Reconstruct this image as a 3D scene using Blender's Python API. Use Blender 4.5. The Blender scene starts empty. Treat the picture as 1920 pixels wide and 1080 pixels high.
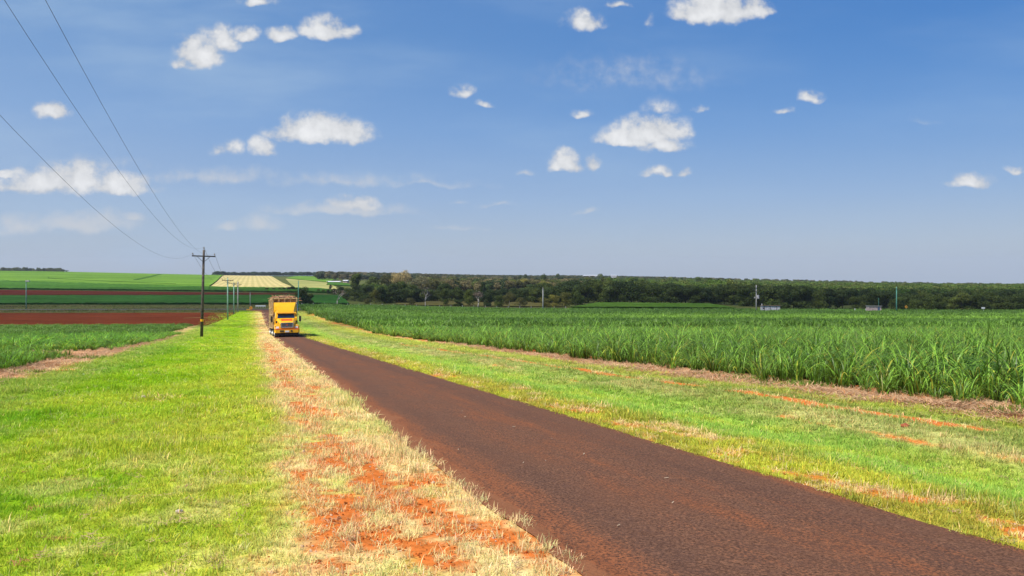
import bpy, bmesh, math, random
import numpy as np
from mathutils import Vector, Matrix, Euler

random.seed(7); RNG = np.random.default_rng(11)
S = bpy.context.scene; COL = S.collection
F = 1400.0; HOR = 515.0; CAMZ = 1.6
rad = math.radians

# ------------------------------------------------------------------ noise and terrain
_T = np.random.default_rng(5).random((8, 256, 256))
def vn(x, y, k=0):
    x = np.asarray(x, float); y = np.asarray(y, float)
    xi = np.floor(x).astype(int); yi = np.floor(y).astype(int)
    fx = x - xi; fy = y - yi
    fx = fx*fx*(3-2*fx); fy = fy*fy*(3-2*fy)
    t = _T[k]; a = xi & 255; b = (xi+1) & 255; c = yi & 255; d = (yi+1) & 255
    return (t[a,c]*(1-fx)+t[b,c]*fx)*(1-fy) + (t[a,d]*(1-fx)+t[b,d]*fx)*fy
def fbm(x, y, k=0, o=4):
    s = 0; amp = .5; tot = 0
    for i in range(o):
        s = s + amp*vn(x*2**i+17.3*i, y*2**i+9.1*i, (k+i) % 8); tot += amp; amp *= .5
    return s/tot
def sm(a, b, x):
    t = np.clip((np.asarray(x, float)-a)/(b-a), 0, 1)
    return t*t*(3-2*t)

KY = [-60, 0, 20, 40, 76, 110, 160, 215, 260, 300, 400, 500, 600, 750, 900, 1200, 1600, 2500, 5000, 9000]
KL = [-2.26, 1.6, 2.89, 4.17, 6.45, 8.2, 9.9, 11.0, 11.6, 11.8, 11.2, 9.6, 8.3, 5.6, 2.0, -5.2, -6.0, 5, 60, 160]
KC = [-2.26, 1.6, 2.89, 4.17, 6.40, 8.0, 9.7, 10.9, 11.5, 11.8, 11.2, 9.9, 9.3, 8.4, 6.6, 3.2, 2.4, 4, 14, 40]
KM = [-2.26, 1.6, 2.89, 4.17, 6.45, 8.2, 10.5, 12.2, 13.0, 13.0, 13.0, 13.0, 13.0, 12.8, 12.2, 11.2, 10.2, 9.5, 15, 40]
KR = [-2.26, 1.6, 2.89, 4.17, 6.45, 8.3, 10.8, 12.6, 13.8, 14.2, 14.6, 14.8, 15.2, 16.4, 18.2, 22.5, 30, 60, 160, 320]
def _hermite(ky, kv):
    ky = np.array(ky, float); kv = np.array(kv, float)
    d = np.diff(kv)/np.diff(ky); m = np.zeros_like(kv); m[0] = d[0]; m[-1] = d[-1]
    for i in range(1, len(d)):
        m[i] = 0 if d[i-1]*d[i] <= 0 else 2*d[i-1]*d[i]/(d[i-1]+d[i])
    ys = np.concatenate([np.arange(-60, 700, 1.0), np.arange(700, 9001, 10.0)])
    i = np.clip(np.searchsorted(ky, ys, side='right')-1, 0, len(ky)-2)
    h = ky[i+1]-ky[i]; t = (ys-ky[i])/h
    v = (2*t**3-3*t**2+1)*kv[i]+(t**3-2*t**2+t)*h*m[i]+(-2*t**3+3*t**2)*kv[i+1]+(t**3-t**2)*h*m[i+1]
    return ys, v
TY, TL = _hermite(KY, KL); TC = _hermite(KY, KC)[1]; TM = _hermite(KY, KM)[1]; TR = _hermite(KY, KR)[1]
def sleft(x, y):  return np.asarray(x, float)-(2.0-.345*np.asarray(y, float))      # offset from the road's left edge
def sright(x, y): return np.asarray(x, float)-(5.35-.345*np.asarray(y, float))     # offset from its right edge
def G(x, y):
    x = np.asarray(x, float); y = np.asarray(y, float)
    u = x/np.maximum(y, 60.0)
    l = np.interp(y, TY, TL); c = np.interp(y, TY, TC); m = np.interp(y, TY, TM); r = np.interp(y, TY, TR)
    a = sm(-.7, -.3, u); b = sm(-.3, .05, u); d = sm(.05, .7, u)
    drop = l*(1-a) + c*(a-b) + m*(b-d) + r*d
    z = CAMZ-drop
    sl = sleft(x, y); sr = sright(x, y)
    near = 1-sm(90, 150, y)
    z = z - .24*near*np.exp(-((sr-3.4)/1.4)**2)
    off = np.clip(np.maximum(-sl, sr)-.3, 0, 2)/2
    z = z + near*off*((fbm(x*.35+40, y*.35, 2, 3)-.5)*.16 + (fbm(x*1.7, y*1.7, 4, 2)-.5)*.05)
    return z
def g1(x, y): return float(G(x, y))
def at(px, y): return (px-960.0)/F*y           # x of a point seen at column px at forward distance y

# ------------------------------------------------------------------ helpers
def tag(o, label=None, cat=None, group=None, kind=None):
    if label: o['label'] = label
    if cat: o['category'] = cat
    if group: o['group'] = group
    if kind: o['kind'] = kind
    return o
def empty(name, loc, rz=0, label=None, cat=None, group=None):
    o = bpy.data.objects.new(name, None); o.empty_display_size = .2
    o.location = loc; o.rotation_euler = (0, 0, rz); COL.objects.link(o)
    return tag(o, label, cat, group)
def link(name, me, parent=None):
    o = bpy.data.objects.new(name, me); COL.objects.link(o)
    if parent: o.parent = parent
    return o
def dup(root, loc, rz=0, sc=1, label=None, group=None):
    r = root.copy(); COL.objects.link(r); r.location = loc; r.rotation_euler = (0, 0, rz)
    r.scale = sc if isinstance(sc, (tuple, list)) else (sc, sc, sc)
    if label: r['label'] = label
    if group: r['group'] = group
    for ch in list(root.children):
        c = ch.copy(); COL.objects.link(c); c.parent = r
        for g in list(ch.children):
            d = g.copy(); COL.objects.link(d); d.parent = c
    return r
class MB:
    def __init__(s): s.v = []; s.f = []
    def add(s, vs, fs):
        n = len(s.v); s.v += [tuple(v) for v in vs]; s.f += [tuple(i+n for i in f) for f in fs]; return s
    def box(s, x0, x1, y0, y1, z0, z1, tx=0, ty=0):
        # tx, ty: inset of the top face
        vs = [(x0,y0,z0),(x1,y0,z0),(x1,y1,z0),(x0,y1,z0),(x0+tx,y0+ty,z1),(x1-tx,y0+ty,z1),(x1-tx,y1-ty,z1),(x0+tx,y1-ty,z1)]
        return s.add(vs, [(3,2,1,0),(4,5,6,7),(0,1,5,4),(1,2,6,5),(2,3,7,6),(3,0,4,7)])
    def hexa(s, vs): return s.add(vs, [(3,2,1,0),(4,5,6,7),(0,1,5,4),(1,2,6,5),(2,3,7,6),(3,0,4,7)])
    def tube(s, pts, r, n=6, cap=True):
        pts = [Vector(p) for p in pts]
        rs = r if isinstance(r, (list, tuple)) else [r]*len(pts)
        vs = []; fs = []
        for i, p in enumerate(pts):
            d = (pts[min(i+1, len(pts)-1)]-pts[max(i-1, 0)]).normalized()
            a = d.cross(Vector((0,0,1)) if abs(d.z) < .95 else Vector((1,0,0))).normalized(); b = d.cross(a)
            for k in range(n):
                t = 2*math.pi*k/n; vs.append(p+(a*math.cos(t)+b*math.sin(t))*rs[i])
        for i in range(len(pts)-1):
            for k in range(n):
                k2 = (k+1) % n; fs.append((i*n+k, i*n+k2, (i+1)*n+k2, (i+1)*n+k))
        if cap:
            fs.append(tuple(range(n-1, -1, -1))); m = (len(pts)-1)*n; fs.append(tuple(m+k for k in range(n)))
        return s.add(vs, fs)
    def lathe_x(s, prof, n=20, cx=0, cy=0, cz=0):
        # profile of (x offset, radius) turned about an axis along x
        vs = []; fs = []
        for (xo, r) in prof:
            for k in range(n):
                t = 2*math.pi*k/n; vs.append((cx+xo, cy+r*math.cos(t), cz+r*math.sin(t)))
        for i in range(len(prof)-1):
            for k in range(n):
                k2 = (k+1) % n; fs.append((i*n+k, i*n+k2, (i+1)*n+k2, (i+1)*n+k))
        fs.append(tuple(range(n-1, -1, -1))); m = (len(prof)-1)*n; fs.append(tuple(m+k for k in range(n)))
        return s.add(vs, fs)
    def loft(s, secs, close=False):
        n = len(secs[0]); vs = [p for q in secs for p in q]; fs = []
        for i in range(len(secs)-1):
            for k in range(n if close else n-1):
                k2 = (k+1) % n; fs.append((i*n+k, i*n+k2, (i+1)*n+k2, (i+1)*n+k))
        return s.add(vs, fs)
    def build(s, name, m, parent=None, bevel=0, smooth=False):
        me = bpy.data.meshes.new(name); me.from_pydata(s.v, [], s.f)
        bm = bmesh.new(); bm.from_mesh(me); bmesh.ops.recalc_face_normals(bm, faces=bm.faces)
        if bevel: bmesh.ops.bevel(bm, geom=list(bm.edges), offset=bevel, segments=2, affect='EDGES', profile=.5, clamp_overlap=True)
        bm.to_mesh(me); bm.free()
        if smooth: me.polygons.foreach_set('use_smooth', [True]*len(me.polygons))
        me.materials.append(m)
        return link(name, me, parent)
def np_mesh(name, V, Q, m, tri=False, smooth=False):
    V = np.asarray(V, np.float32); Q = np.asarray(Q, np.int32); k = Q.shape[1]
    me = bpy.data.meshes.new(name); me.vertices.add(len(V)); me.vertices.foreach_set('co', V.ravel())
    me.loops.add(Q.size); me.loops.foreach_set('vertex_index', Q.ravel())
    me.polygons.add(len(Q)); me.polygons.foreach_set('loop_start', np.arange(0, Q.size, k, dtype=np.int32))
    if smooth: me.polygons.foreach_set('use_smooth', np.ones(len(Q), bool))
    me.update(calc_edges=True); me.validate()
    if m: me.materials.append(m)
    return me
def set_attr(me, name, typ, dom, arr):
    a = me.attributes.new(name, typ, dom)
    a.data.foreach_set({'FLOAT':'value','FLOAT_VECTOR':'vector','FLOAT_COLOR':'color','INT':'value'}[typ], np.asarray(arr).ravel())

# ------------------------------------------------------------------ materials
def nodes(m):
    m.use_nodes = True; nt = m.node_tree; nt.nodes.clear(); return nt
def N(nt, typ, **kw):
    n = nt.nodes.new(typ)
    for k, v in kw.items():
        if k.startswith('i_'):
            key = k[2:]; key = int(key) if key.isdigit() else key
            n.inputs[key].default_value = v
        else: setattr(n, k, v)
    return n
def L(nt, a, b): nt.links.new(a, b)
def mth(nt, op, a, b=None, clamp=False):
    n = nt.nodes.new('ShaderNodeMath'); n.operation = op; n.use_clamp = clamp
    for i, q in enumerate((a, b)):
        if q is None: continue
        if isinstance(q, (int, float)): n.inputs[i].default_value = q
        else: nt.links.new(q, n.inputs[i])
    return n.outputs[0]
def mixc(nt, fac, a, b, mode='MIX'):
    n = nt.nodes.new('ShaderNodeMix'); n.data_type = 'RGBA'; n.blend_type = mode
    for i, q in ((0, fac), (6, a), (7, b)):
        if isinstance(q, (int, float)): n.inputs[i].default_value = q
        elif isinstance(q, tuple): n.inputs[i].default_value = q if len(q) == 4 else (*q, 1)
        else: nt.links.new(q, n.inputs[i])
    return n.outputs[2]
def mr(nt, v, a, b, c=0, d=1, smooth=True):
    n = nt.nodes.new('ShaderNodeMapRange'); n.interpolation_type = 'SMOOTHSTEP' if smooth else 'LINEAR'
    nt.links.new(v, n.inputs[0])
    for i, q in enumerate((a, b, c, d)): n.inputs[i+1].default_value = q
    return n.outputs[0]
def noise(nt, co, scale, detail=3, rough=.55):
    n = nt.nodes.new('ShaderNodeTexNoise'); n.inputs['Scale'].default_value = scale
    n.inputs['Detail'].default_value = detail; n.inputs['Roughness'].default_value = rough
    if co is not None: nt.links.new(co, n.inputs['Vector'])
    return n.outputs['Fac']
def mat(name, c, rough=.6, metal=0, var=.25, scale=3, bump=0, spec=.5, c2=None, wave=None):
    m = bpy.data.materials.new(name); nt = nodes(m)
    p = N(nt, 'ShaderNodeBsdfPrincipled'); out = N(nt, 'ShaderNodeOutputMaterial'); L(nt, p.outputs[0], out.inputs[0])
    co = N(nt, 'ShaderNodeTexCoord').outputs['Object']
    f = noise(nt, co, scale, 5)
    lo = tuple(x*(1-var) for x in c); hi = tuple(min(x*(1+var), .95) for x in (c2 or c))
    col = mixc(nt, mr(nt, f, .3, .7), lo, hi)
    L(nt, col, p.inputs['Base Color'])
    p.inputs['Roughness'].default_value = rough; p.inputs['Metallic'].default_value = metal
    p.inputs['Specular IOR Level'].default_value = spec
    if bump:
        b = N(nt, 'ShaderNodeBump'); b.inputs['Strength'].default_value = bump; b.inputs['Distance'].default_value = .02
        L(nt, noise(nt, co, scale*6, 4), b.inputs['Height']); L(nt, b.outputs[0], p.inputs['Normal'])
    return m
M = {}
def setup_mats():
    M['yellow'] = mat('yellow_paint', (.82, .42, .006), .32, var=.06, scale=2, spec=.5)
    M['dark_yellow'] = mat('weathered_yellow_paint', (.62, .28, .01), .45, var=.2, scale=4)
    M['red'] = mat('red_lettering', (.75, .06, .012), .5, var=.1)
    M['black'] = mat('black_rubber', (.012, .012, .012), .8, var=.4, bump=.3, scale=8)
    M['under'] = mat('dark_chassis_metal', (.02, .018, .016), .7, var=.5, scale=5)
    M['chrome'] = mat('bright_metal', (.6, .62, .64), .25, metal=1, var=.1)
    M['grille'] = mat('grille_metal', (.22, .2, .2), .45, metal=.6, var=.3, scale=12)
    M['lamp'] = mat('headlight_glass', (.75, .74, .7), .12, var=.1)
    M['orange'] = mat('orange_lens', (.75, .22, .02), .3, var=.1)
    M['glass'] = mat('dark_windscreen', (.02, .04, .07), .08, var=.3, scale=1.5, spec=.8)
    M['white'] = mat('white_paint', (.72, .72, .70), .5, var=.12)
    M['rust'] = mat('rusty_steel', (.28, .12, .055), .8, var=.4, scale=6, bump=.3)
    M['tan'] = mat('straw_crusted_steel', (.52, .37, .19), .9, var=.4, scale=5, bump=.4)
    M['straw'] = mat('dry_cane_stalk', (.17, .085, .04), .9, var=.5, scale=7, bump=.5, c2=(.34, .20, .10))
    M['wood'] = mat('grey_pole_timber', (.085, .068, .055), .9, var=.45, scale=5, bump=.5)
    M['arm'] = mat('dark_crossarm_timber', (.035, .03, .028), .9, var=.3)
    M['concrete'] = mat('pale_pole_paint', (.50, .48, .44), .8, var=.2, scale=2)
    M['greenpole'] = mat('green_pole_paint', (.09, .28, .20), .7, var=.2, scale=2)
    M['mint'] = mat('mint_pole_paint', (.22, .38, .29), .7, var=.2, scale=2)
    M['wire'] = mat('aluminium_wire', (.06, .06, .07), .6, metal=.5, var=.2)
    M['porcelain'] = mat('porcelain', (.25, .22, .2), .3, var=.2)
    M['bark'] = mat('brown_bark', (.10, .075, .055), .95, var=.4, scale=4, bump=.5)
    M['palebark'] = mat('pale_gum_bark', (.42, .37, .31), .85, var=.35, scale=3, bump=.3)
    M['shed'] = mat('whitewashed_sheet', (.50, .48, .50), .7, var=.3, scale=1.5)
    M['shedpink'] = mat('pinkish_fibro', (.48, .36, .33), .8, var=.3, scale=1.5)
    M['roof'] = mat('rusted_roof_sheet', (.26, .15, .10), .8, var=.4, scale=2)
    M['door'] = mat('blue_grey_door', (.08, .12, .2), .6, var=.2)
    M['sign'] = mat('yellow_sign_face', (.75, .33, .02), .5, var=.1)
    M['signblack'] = mat('black_sign_mark', (.02, .02, .02), .6)
    M['rock'] = mat('pale_rock', (.62, .45, .42), .9, var=.25, scale=9, bump=.6)
    M['white_roof'] = mat('white_roof_sheet', (.8, .8, .8), .5, var=.05)
setup_mats()

def leaf_mat(name, var=.35, trans=.3, rough=.55, attr=None, base=None, spec=.3, ramp=None):
    """Leaf material: colour from an instancer attribute or a base colour with per-leaf tone, part translucent."""
    m = bpy.data.materials.new(name); nt = nodes(m)
    out = N(nt, 'ShaderNodeOutputMaterial'); p = N(nt, 'ShaderNodeBsdfPrincipled'); tr = N(nt, 'ShaderNodeBsdfTranslucent')
    mx = N(nt, 'ShaderNodeMixShader'); mx.inputs[0].default_value = trans
    tone = N(nt, 'ShaderNodeAttribute', attribute_name='tone').outputs['Color']
    if attr: c = N(nt, 'ShaderNodeAttribute', attribute_name=attr, attribute_type='INSTANCER').outputs['Color']
    else:
        orr = N(nt, 'ShaderNodeObjectInfo').outputs['Random']
        c = mixc(nt, orr, tuple(x*.7 for x in base), tuple(min(1, x*q) for x, q in zip(base, (1.75, 1.45, 1.3))))
    c = mixc(nt, 1.0, c, tone, 'MULTIPLY')
    L(nt, c, p.inputs['Base Color']); L(nt, c, tr.inputs['Color'])
    p.inputs['Roughness'].default_value = rough; p.inputs['Specular IOR Level'].default_value = spec
    L(nt, p.outputs[0], mx.inputs[1]); L(nt, tr.outputs[0], mx.inputs[2]); L(nt, mx.outputs[0], out.inputs[0])
    return m

# ------------------------------------------------------------------ instancing for uncountable stuff
def instancer(name, variants, pts, rot, scl, var, tint, label, cat):
    """One 'stuff' object: variants scattered over the points by geometry nodes."""
    src = bpy.data.collections.new(name+'_source')
    for i, me in enumerate(variants):
        src.objects.link(bpy.data.objects.new('%s_source_%02d' % (name, i), me))
    me = bpy.data.meshes.new(name); me.vertices.add(len(pts)); me.vertices.foreach_set('co', np.asarray(pts, np.float32).ravel())
    set_attr(me, 'rot', 'FLOAT_VECTOR', 'POINT', np.asarray(rot, np.float32))
    set_attr(me, 'scl', 'FLOAT_VECTOR', 'POINT', np.asarray(scl, np.float32))
    set_attr(me, 'variant', 'INT', 'POINT', np.asarray(var, np.int32))
    set_attr(me, 'tint', 'FLOAT_VECTOR', 'POINT', np.asarray(tint, np.float32))
    o = link(name, me); tag(o, label, cat, kind='stuff')
    nt = bpy.data.node_groups.new(name+'_scatter', 'GeometryNodeTree')
    nt.interface.new_socket('Geometry', in_out='INPUT', socket_type='NodeSocketGeometry')
    nt.interface.new_socket('Geometry', in_out='OUTPUT', socket_type='NodeSocketGeometry')
    gi = nt.nodes.new('NodeGroupInput'); go = nt.nodes.new('NodeGroupOutput')
    ci = nt.nodes.new('GeometryNodeCollectionInfo'); ci.inputs['Collection'].default_value = src
    ci.inputs['Separate Children'].default_value = True; ci.inputs['Reset Children'].default_value = True
    ip = nt.nodes.new('GeometryNodeInstanceOnPoints'); ip.inputs['Pick Instance'].default_value = True
    def na(nm, t):
        n = nt.nodes.new('GeometryNodeInputNamedAttribute'); n.data_type = t; n.inputs['Name'].default_value = nm; return n.outputs['Attribute']
    er = nt.nodes.new('FunctionNodeEulerToRotation'); nt.links.new(na('rot', 'FLOAT_VECTOR'), er.inputs[0])
    nt.links.new(gi.outputs[0], ip.inputs['Points']); nt.links.new(ci.outputs[0], ip.inputs['Instance'])
    nt.links.new(na('variant', 'INT'), ip.inputs['Instance Index']); nt.links.new(er.outputs[0], ip.inputs['Rotation'])
    nt.links.new(na('scl', 'FLOAT_VECTOR'), ip.inputs['Scale']); nt.links.new(ip.outputs[0], go.inputs[0])
    md = o.modifiers.new('scatter', 'NODES'); md.node_group = nt
    return o
def ribbon(base, dirs, width, seglen, taper=True, twist=None):
    """one blade as quads: points along dirs"""
    pts = [np.array(base, float)]
    for d in dirs: pts.append(pts[-1]+np.array(d)*seglen)
    hd = np.array([-dirs[-1][1], dirs[-1][0], 0.0]); n = np.linalg.norm(hd); hd = hd/n if n > 1e-6 else np.array([1., 0, 0])
    if twist is not None: hd = np.array([math.cos(twist), math.sin(twist), 0])
    vs = []; k = len(pts)
    for i, p in enumerate(pts):
        t = i/(k-1); w = width*(1-t**2.2*.93 if taper else 1)*(.65+.35*min(1, t*4))
        vs += [p-hd*w/2, p+hd*w/2]
    q = [(2*i, 2*i+1, 2*i+3, 2*i+2) for i in range(k-1)]
    return vs, q
def blade_mesh(name, specs, m):
    V = []; Q = []; T = []
    for (vs, q, tn) in specs:
        n = len(V); V += vs; Q += [tuple(i+n for i in f) for f in q]; T += tn if isinstance(tn, list) else [tn]*len(vs)
    me = np_mesh(name, np.array(V), np.array(Q), m, smooth=True)
    set_attr(me, 'tone', 'FLOAT_COLOR', 'POINT', np.array([(a, b, c, 1) for a, b, c in T], np.float32))
    return me

# ------------------------------------------------------------------ verge zones (own colour of what grows or lies there)
C_GREEN = np.array((.27, .43, .012)); C_LUSH = np.array((.165, .345, .012)); C_YG = np.array((.47, .50, .05))
C_STRAW = np.array((.72, .60, .28)); C_DIRT = np.array((.52, .150, .034)); C_TRASH = np.array((.53, .335, .185))
C_DULL = np.array((.28, .33, .075)); C_ROADSIDE = np.array((.085, .10, .03)); C_OCHRE = np.array((.48, .31, .04))
def zones(x, y):
    x = np.asarray(x, float); y = np.asarray(y, float)
    sl = sleft(x, y); sr = sright(x, y); al = y+.345*x       # along-road coordinate
    n1 = fbm(al*.55, sl*1.5, 0); n2 = fbm(al*1.6+30, sl*2.6, 1, 5); n3 = fbm(x*.22+9, y*.16, 3); n4 = fbm(x*1.1, y*1.1+5, 6, 4)
    n5 = fbm(al*3.2+11, sl*5.0, 2, 3)
    col = np.zeros(x.shape+(3,)); dens = np.ones(x.shape)
    def blend(c, f):
        nonlocal col
        f = np.clip(f, 0, 1)[..., None]; col = col*(1-f)+np.asarray(c)*f
    left = sl < 1.6
    # ---- left
    blend(C_GREEN, np.ones(x.shape))
    blend(C_LUSH, sm(.50, .68, n3)*.8)
    blend(C_LUSH, sm(.52, .7, n4)*.45)
    blend(C_YG, sm(-4.2, -2.0, sl+(n1-.5)*2.2)*.75)
    blend(C_YG, sm(.47, .72, fbm(x*.5+3, y*.35+8, 5))*.5)
    blend(C_STRAW*.75+C_YG*.25, sm(.50, .66, fbm(x*2.3+5, y*2.3, 2, 4))*sm(14, 6, y)*.4)
    dry = sm(-2.05, -1.15, sl+(n1-.5)*1.3)
    blend(C_STRAW, dry*.9); dens = dens*(1-.35*dry); blend(C_DIRT*.75+C_STRAW*.25, dry*sm(.48, .62, fbm(x*6, y*6, 4, 3))*.7)
    blend(C_GREEN*.9+C_STRAW*.25, dry*sm(.5, .66, n4)*.6)
    bump = .13*np.exp(-((sl+.95)/.38)**2)*(.4+1.2*sm(3, 9, y)*(1-.6*sm(26, 60, y))) - .16*sm(-.42, -.12, sl) - .05
    for (yy, ss, ry, rs, a) in ((7.3, -.85, 1.3, .55, .26), (18.8, -.75, 1.1, 1.0, .34), (5.2, -.35, .9, .4, .2), (9.9, -.95, .8, .35, .15), (13, -1.2, 2.5, .25, .12), (23, -1.15, 4, .30, .34), (31, -1.15, 5, .28, .36), (44, -1.2, 9, .30, .36), (62, -1.2, 12, .3, .3)):
        bump = bump + a*np.exp(-((y-yy)/ry)**2-((sl-ss)/rs)**2)
    n6 = fbm(x*7+3, y*4.5, 7, 3)
    dm = sm(-2.0, -1.3, sl+(n1-.5)*.9)*sm(.475, .64, n2+bump*.75+(n5-.5)*.40+(n6-.5)*.5)
    ex = np.zeros(x.shape)
    for (px, yy, rx, ry, a) in ((297, 15.9, .95, .22, .9), (262, 15.2, .6, .18, .9), (130, 25.5, .7, .8, .8), (150, 31.5, .9, .6, .9), (560, 18.7, 1.2, .4, .8)):
        ex = np.maximum(ex, a*np.exp(-((x-at(px, yy))/rx)**2-((y-yy)/ry)**2))
    dm = np.maximum(dm, sm(.42, .58, ex*.8+(n2-.5)*.9))
    # headland trash along the left cane
    edgeL = -8.35-.022*np.clip(y-20, 0, 200)
    tr = sm(edgeL-.1-.5*sm(40, 60, y), edgeL-.9-.3*sm(40, 60, y), sl+(n1-.5)*1.6)*(y > 6)*(y < 152)
    blend(C_DULL, sm(edgeL+2.6, edgeL+.8, sl)*(y < 152)*.5)
    tr = tr*(1-.7*sm(.55, .68, n4)*sm(-9.6, -8.6, sl)); blend(C_TRASH, tr); dens = dens*(1-tr)
    dm = np.maximum(dm, tr*sm(.32, .50, n2+.05+(n6-.5)*.3)*(1-sm(27, 44, y)*.85))
    # ---- right
    R = sr > -1.6
    cR = np.zeros(x.shape+(3,)); keep = col.copy(); col = cR
    blend(C_GREEN*.98+np.array((.02, .02, .05)), np.ones(x.shape))
    blend(C_YG, sm(.45, .7, n4)*.5)
    blend(C_DULL, sm(3.2, 5.0, sr+(n1-.5)*1.8)*.85)
    blend(C_YG, sm(6.0, 6.6, sr)*.5)
    blend(C_STRAW, sm(.55, .68, n4*.5+n3*.5)*sm(3, 4.6, sr)*.16)
    blend(C_STRAW, np.exp(-((sr-4.7)/.5)**2)*sm(.4, .6, n1)*.35)
    dryR = sm(1.9, .5, sr+(n1-.5)*1.1)
    blend(C_OCHRE, dryR*.55); blend(C_YG, dryR*sm(.5, .6, n4)*.8)
    dR = .85*sm(.63, .74, n2+.09*np.exp(-((sr-.75)/.55)**2)+.06*np.exp(-((y-15)/5)**2)-.02+(n5-.5)*.25+(n6-.5)*.3)*dryR
    trk = np.exp(-((sr-5.75-.3*(n3-.5))/.27)**2)*sm(.22, .38, fbm(al*.3+2, sl*.1, 4)+.05)*(1-sm(50, 66, y))*sm(5, 8, y)
    trk = np.maximum(trk, .55*np.exp(-((sr-4.35-.3*(n3-.5))/.16)**2)*sm(.48, .62, fbm(al*.35+20, sl*.1, 5))*(1-sm(34, 50, y)))
    dR = np.maximum(dR, sm(.35, .6, trk+(n2-.5)*.5))
    edgeR = 8.35+1.7*sm(14, 60, y)
    trR = sm(edgeR-1.35, edgeR-.8, sr+(n1-.5)*1.2)*(y < 285)*(y > 2)
    blend(C_TRASH*np.array((1.05, 1.0, 1.0)), trR*(1-.5*sm(60, 110, y)))
    dR = np.maximum(dR, trR*sm(.49, .60, n2+.03+.12*np.exp(-((y-43)/9)**2))*.9)
    densR = 1-trR
    colR = col; col = np.where((x-(3.7-.345*y) < 0)[..., None], keep, colR)
    isl = x-(3.7-.345*y) < 0
    dens = np.where(isl, dens, densR); d = np.where(isl, dm, dR)
    blend(C_DIRT, d)
    dens = dens*(1-.88*d)+.55*d*sm(.55, .66, fbm(x*4.2+2, y*4.2, 5, 3))*isl
    # ---- past the fields near the cross road: rough olive roadside
    far = np.maximum(sm(221, 236, y), sm(203, 214, y)*((sl < -7) | (sr > 9))); blend(C_ROADSIDE*(.75+.6*n3[..., None]), far)
    far2 = sm(1100, 1400, y); blend(np.array((.045, .075, .035)), far2)
    return col, np.clip(dens, 0, 1), d

def axis(lo, hi, fine_lo, fine_hi, step, grow, mx):
    a = list(np.arange(fine_lo, fine_hi+1e-6, step)); s = step; v = a[-1]
    while v < hi: s = min(s*grow, mx); v += s; a.append(v)
    s = step; v = a[0]; b = []
    while v > lo: s = min(s*grow, mx); v -= s; b.append(v)
    return np.array(b[::-1]+a)
def grid_mesh(name, X, Y, m, smooth=True):
    nx, ny = X.shape[1], X.shape[0]
    return np.array([(j*nx+i, j*nx+i+1, (j+1)*nx+i+1, (j+1)*nx+i) for j in range(ny-1) for i in range(nx-1)], np.int32)

def attr_surface(name, var=.35, scale=14, bump=.5, rough=.95):
    m = bpy.data.materials.new(name); nt = nodes(m)
    p = N(nt, 'ShaderNodeBsdfPrincipled'); out = N(nt, 'ShaderNodeOutputMaterial'); L(nt, p.outputs[0], out.inputs[0])
    c = N(nt, 'ShaderNodeAttribute', attribute_name='ground_colour').outputs['Color']
    co = N(nt, 'ShaderNodeNewGeometry').outputs['Position']
    n1 = noise(nt, co, scale, 6, .7); n2 = noise(nt, co, 2.2, 4)
    f = mth(nt, 'ADD', mth(nt, 'MULTIPLY', mr(nt, n1, .25, .75, 0, 1), 1.1), mth(nt, 'MULTIPLY', n2, .5))
    cc = mixc(nt, 1.0, c, mixc(nt, f, (.45, .5, .45), (1.2, 1.15, 1.1)), 'MULTIPLY')
    L(nt, cc, p.inputs['Base Color']); p.inputs['Roughness'].default_value = rough; p.inputs['Specular IOR Level'].default_value = 0
    b = N(nt, 'ShaderNodeBump'); b.inputs['Strength'].default_value = bump; b.inputs['Distance'].default_value = .03
    L(nt, n1, b.inputs['Height']); L(nt, b.outputs[0], p.inputs['Normal'])
    return m

def build_ground():
    ax = axis(-5200, 5200, -11, 10.5, .1, 1.055, 90); ay = axis(-50, 6500, 3.6, 21, .1, 1.03, 90)
    X, Y = np.meshgrid(ax, ay)
    Z = G(X, Y)
    sl = sleft(X, Y); sr = sright(X, Y)
    Z = Z-.05*sm(.18, .5, sl)*sm(.18, .5, -sr)*(Y < 245)
    col, dens, d = zones(X, Y)
    me = np_mesh('ground', np.stack([X, Y, Z], -1).reshape(-1, 3), grid_mesh('', X, Y, None), attr_surface('verge_earth_and_thatch'), smooth=True)
    set_attr(me, 'ground_colour', 'FLOAT_COLOR', 'POINT', np.concatenate([col, np.ones(col.shape[:2]+(1,))], -1).reshape(-1, 4).astype(np.float32))
    tag(link('ground', me), kind='structure')
build_ground()

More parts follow.
